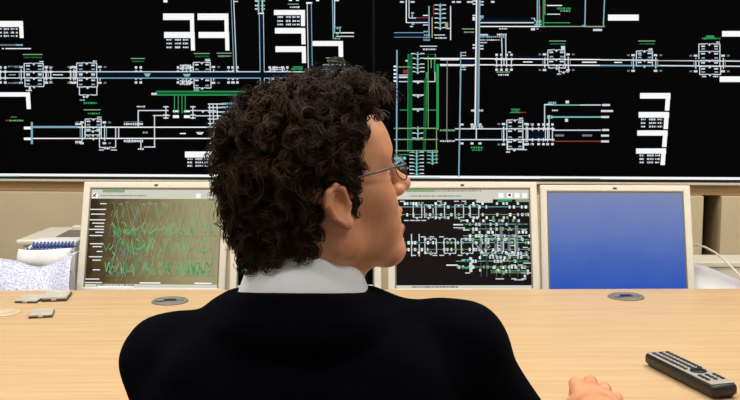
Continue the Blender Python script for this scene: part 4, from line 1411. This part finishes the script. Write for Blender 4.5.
sxl, sxr = PX(21, 252, 2.80).x, PX(74, 252, 2.80).x
stz = PX(40, 254, 2.80).z
ps = box('paper_stack', (0, 0, 0.0005), (sxr - sxl, 0.12, stz - SZ), M['white'], None, bevel=0.002)
ps.location = (sxl, 2.80, SZ); tag(ps, 'white stack of papers in front of the printer, under the booklets', 'paper stack')
bluem = mat('blue_comb_plastic', srgb(52, 92, 168), 0.4)
def booklet(x0, x1, y0, z0, th, rz, label):
    t = empty('comb_bound_booklet', (x0, y0, z0), (0, 0, rz), label, 'booklet', 'comb bound booklets on the paper stack')
    box('pages', (0, 0.006, 0.0003), (x1 - x0, 0.10, th), M['white'], t, bevel=0.001)
    n = 12
    bm = bmesh.new(); add_tube(bm, [(0, -0.006 + 0.009 * (1 - math.cos(a)), th / 2 - th * 0.62 * math.sin(a)) for a in np.linspace(-1.7, 1.7, 9)], 0.0032, 6)
    lp = from_bm('comb_loop', bm, bluem, t, True)
    for i in range(n):
        q = lp if i == 0 else lp.copy()
        if i: COL.objects.link(q); q.parent = t
        q.location = ((x1 - x0) * (i + 0.7) / (n + 0.4), 0, 0)


bth = 0.011
booklet(sxl + 0.006, sxr - 0.006, 2.812, stz + 0.001, bth, 0.05, 'lower of two white booklets with blue comb spines, before the printer')
booklet(sxl + 0.022, sxr - 0.004, 2.822, stz + bth + 0.004, bth, 0.08, 'upper of two white booklets with blue comb spines, before the printer')


def print_mat():
    m, nt, b, o = new_mat('printed_listing')
    tc = nt.nodes.new('ShaderNodeTexCoord')
    mp = nt.nodes.new('ShaderNodeMapping'); mp.inputs['Scale'].default_value = (150, 150, 330)
    nt.links.new(tc.outputs['Object'], mp.inputs[0])
    n = nt.nodes.new('ShaderNodeTexNoise'); n.inputs['Scale'].default_value = 1.4; n.inputs['Detail'].default_value = 3
    nt.links.new(mp.outputs[0], n.inputs['Vector'])
    r = nt.nodes.new('ShaderNodeValToRGB')
    e = r.color_ramp.elements
    e[0].position = 0.34; e[0].color = srgb(130, 140, 196)
    e[1].position = 0.55; e[1].color = srgb(226, 230, 242)
    nt.links.new(n.outputs['Fac'], r.inputs[0]); nt.links.new(r.outputs[0], b.inputs['Base Color'])
    b.inputs['Roughness'].default_value = 0.8
    return m


PRM = print_mat()
def draped(name, top, bot, Y0, Y1, thick, m, label, cat):
    """sheet hanging from a wavy upper edge (pixels) down to a lower edge"""
    n, k = len(top), 10
    V, F = [], []
    for j in range(k + 1):
        t_ = j / k
        for i in range(n):
            a = PX(top[i][0], top[i][1], Y0 + 0.012 * math.sin(i * 0.9))
            b = PX(bot[i][0], bot[i][1], Y1 + 0.010 * math.sin(i * 0.7 + 1))
            p = a.lerp(b, t_)
            p.y -= 0.018 * math.sin(t_ * math.pi)
            V.append(p)
    for j in range(k):
        for i in range(n - 1):
            F.append((j * n + i, j * n + i + 1, (j + 1) * n + i + 1, (j + 1) * n + i))
    c0 = V[0].copy()
    o = from_np(name, [v - c0 for v in V], F, m)
    o.location = c0
    md = o.modifiers.new('thickness', 'SOLIDIFY'); md.thickness = thick
    return tag(o, label, cat)


draped('printout', [(-24, 259), (-12, 258), (0, 258.5), (8, 259.5), (16, 261), (24, 263.5), (31, 266), (38, 267), (46, 266), (54, 263), (61, 259), (67, 256.5), (72.5, 254)],
       [(-26 + i * 8.0, 302) for i in range(13)], 2.762, 2.66, 0.0012, PRM, 'wavy white printout with blue print draped at the left edge', 'printout')
draped('loose_sheet', [(18.5, 249), (26, 250), (33, 250.4), (40, 250.2), (47, 249.8), (54, 249.4), (60, 248.8), (66, 248.4), (72, 248)],
       [(19 + i * 6.6, 272) for i in range(9)], 2.795, 2.798, 0.0010, M['white'], 'blank white sheet hanging over the paper stack above the printout', 'sheet')

# ------------------------------------------------------------------ box, papers and cable at the right
bx0, bx1 = PX(690, 262, 2.98).x, PX(775, 262, 2.98).x
bz = PX(715, 262, 2.98).z
sb = empty('storage_box', (bx0, 2.98, SZ), (0, 0, 0), 'low cream box below the dark gap at the right', 'box')
box('body', (0, 0, 0.0005), (bx1 - bx0, 0.12, bz - SZ - 0.016), M['cream'], sb, bevel=0.004)
box('lid', (-0.004, -0.004, bz - SZ - 0.0155), (bx1 - bx0 + 0.004, 0.124, bz - SZ), M['cream'], sb, bevel=0.003)
# fanned sheets leaning against the box
for i in range(3):
    d = i * 0.022
    V = [PX(694, 264.5 + i * 2.4, 2.95 - d), PX(706, 266.5 + i * 2.5, 2.94 - d), PX(724, 274 + i * 2.4, 2.93 - d), PX(752, 285 + i * 2.2, 2.92 - d), PX(752, 306, 2.78 - d), PX(724, 304, 2.78 - d), PX(706, 304, 2.78 - d), PX(694, 304, 2.78 - d)]
    c0 = V[0].copy()
    o = from_np('paper_sheet', [v - c0 for v in V], [(0, 1, 6, 7), (1, 2, 5, 6), (2, 3, 4, 5)], M['white'], smooth=False)
    o.location = c0
    md = o.modifiers.new('thickness', 'SOLIDIFY'); md.thickness = 0.001
    tag(o, ('rearmost white sheet leaning on the cream box at the right', 'middle sheet of the three leaning on the cream box', 'frontmost white sheet of those leaning on the cream box')[i], 'paper', 'sheets leaning on the cream box')
cp = [(684, 246, 2.94), (690, 244.4, 2.93), (698, 244.8, 2.90), (706, 247.5, 2.87), (715, 252.5, 2.84), (724, 259.5, 2.81), (732, 267.5, 2.78), (741, 277, 2.76), (752, 290, 2.74)]
c0 = PX(*cp[0])
bm = bmesh.new(); add_tube(bm, [PX(*q) - c0 for q in cp], 0.0028, 8)
cb = from_bm('cable', bm, M['cream'], None, True); cb.location = c0
tag(cb, 'cream cable arching from behind the blue monitor to the right', 'cable')

# ------------------------------------------------------------------ office chair under the man (below the frame)
ch = empty('office_chair', (-0.08, 1.27, 0), (0, 0, 0), 'black office chair carrying the seated man', 'chair')
box('seat', (-0.24, -0.22, 0.37), (0.24, 0.24, 0.445), M['trouser'], ch, bevel=0.025, seg=3)
box('backrest', (-0.20, -0.27, 0.50), (0.20, -0.225, 0.80), M['trouser'], ch, bevel=0.02, seg=3)
bm = bmesh.new(); add_tube(bm, [(0, -0.18, 0.36), (0, -0.29, 0.36), (0, -0.285, 0.55)], 0.018, 8); from_bm('back_bar', bm, M['metal'], ch)
bm = bmesh.new(); add_tube(bm, [(0, 0, 0.09), (0, 0, 0.37)], 0.025, 12); from_bm('column', bm, M['metal'], ch)
for i in range(5):
    a = 2 * math.pi * i / 5 + 0.3
    bm = bmesh.new(); add_tube(bm, [(0, 0, 0.095), (0.27 * math.cos(a), 0.27 * math.sin(a), 0.07)], [0.022, 0.014], 8); leg = from_bm('leg', bm, M['blackpl'], ch)
    bm = bmesh.new(); add_lathe(bm, [(0.026, -0.012), (0.028, 0), (0.026, 0.012)], 16, Matrix.Translation((0.27 * math.cos(a), 0.27 * math.sin(a), 0.0285)) @ Matrix.Rotation(math.pi / 2, 4, 'X')); from_bm('caster', bm, M['blackpl'], leg)
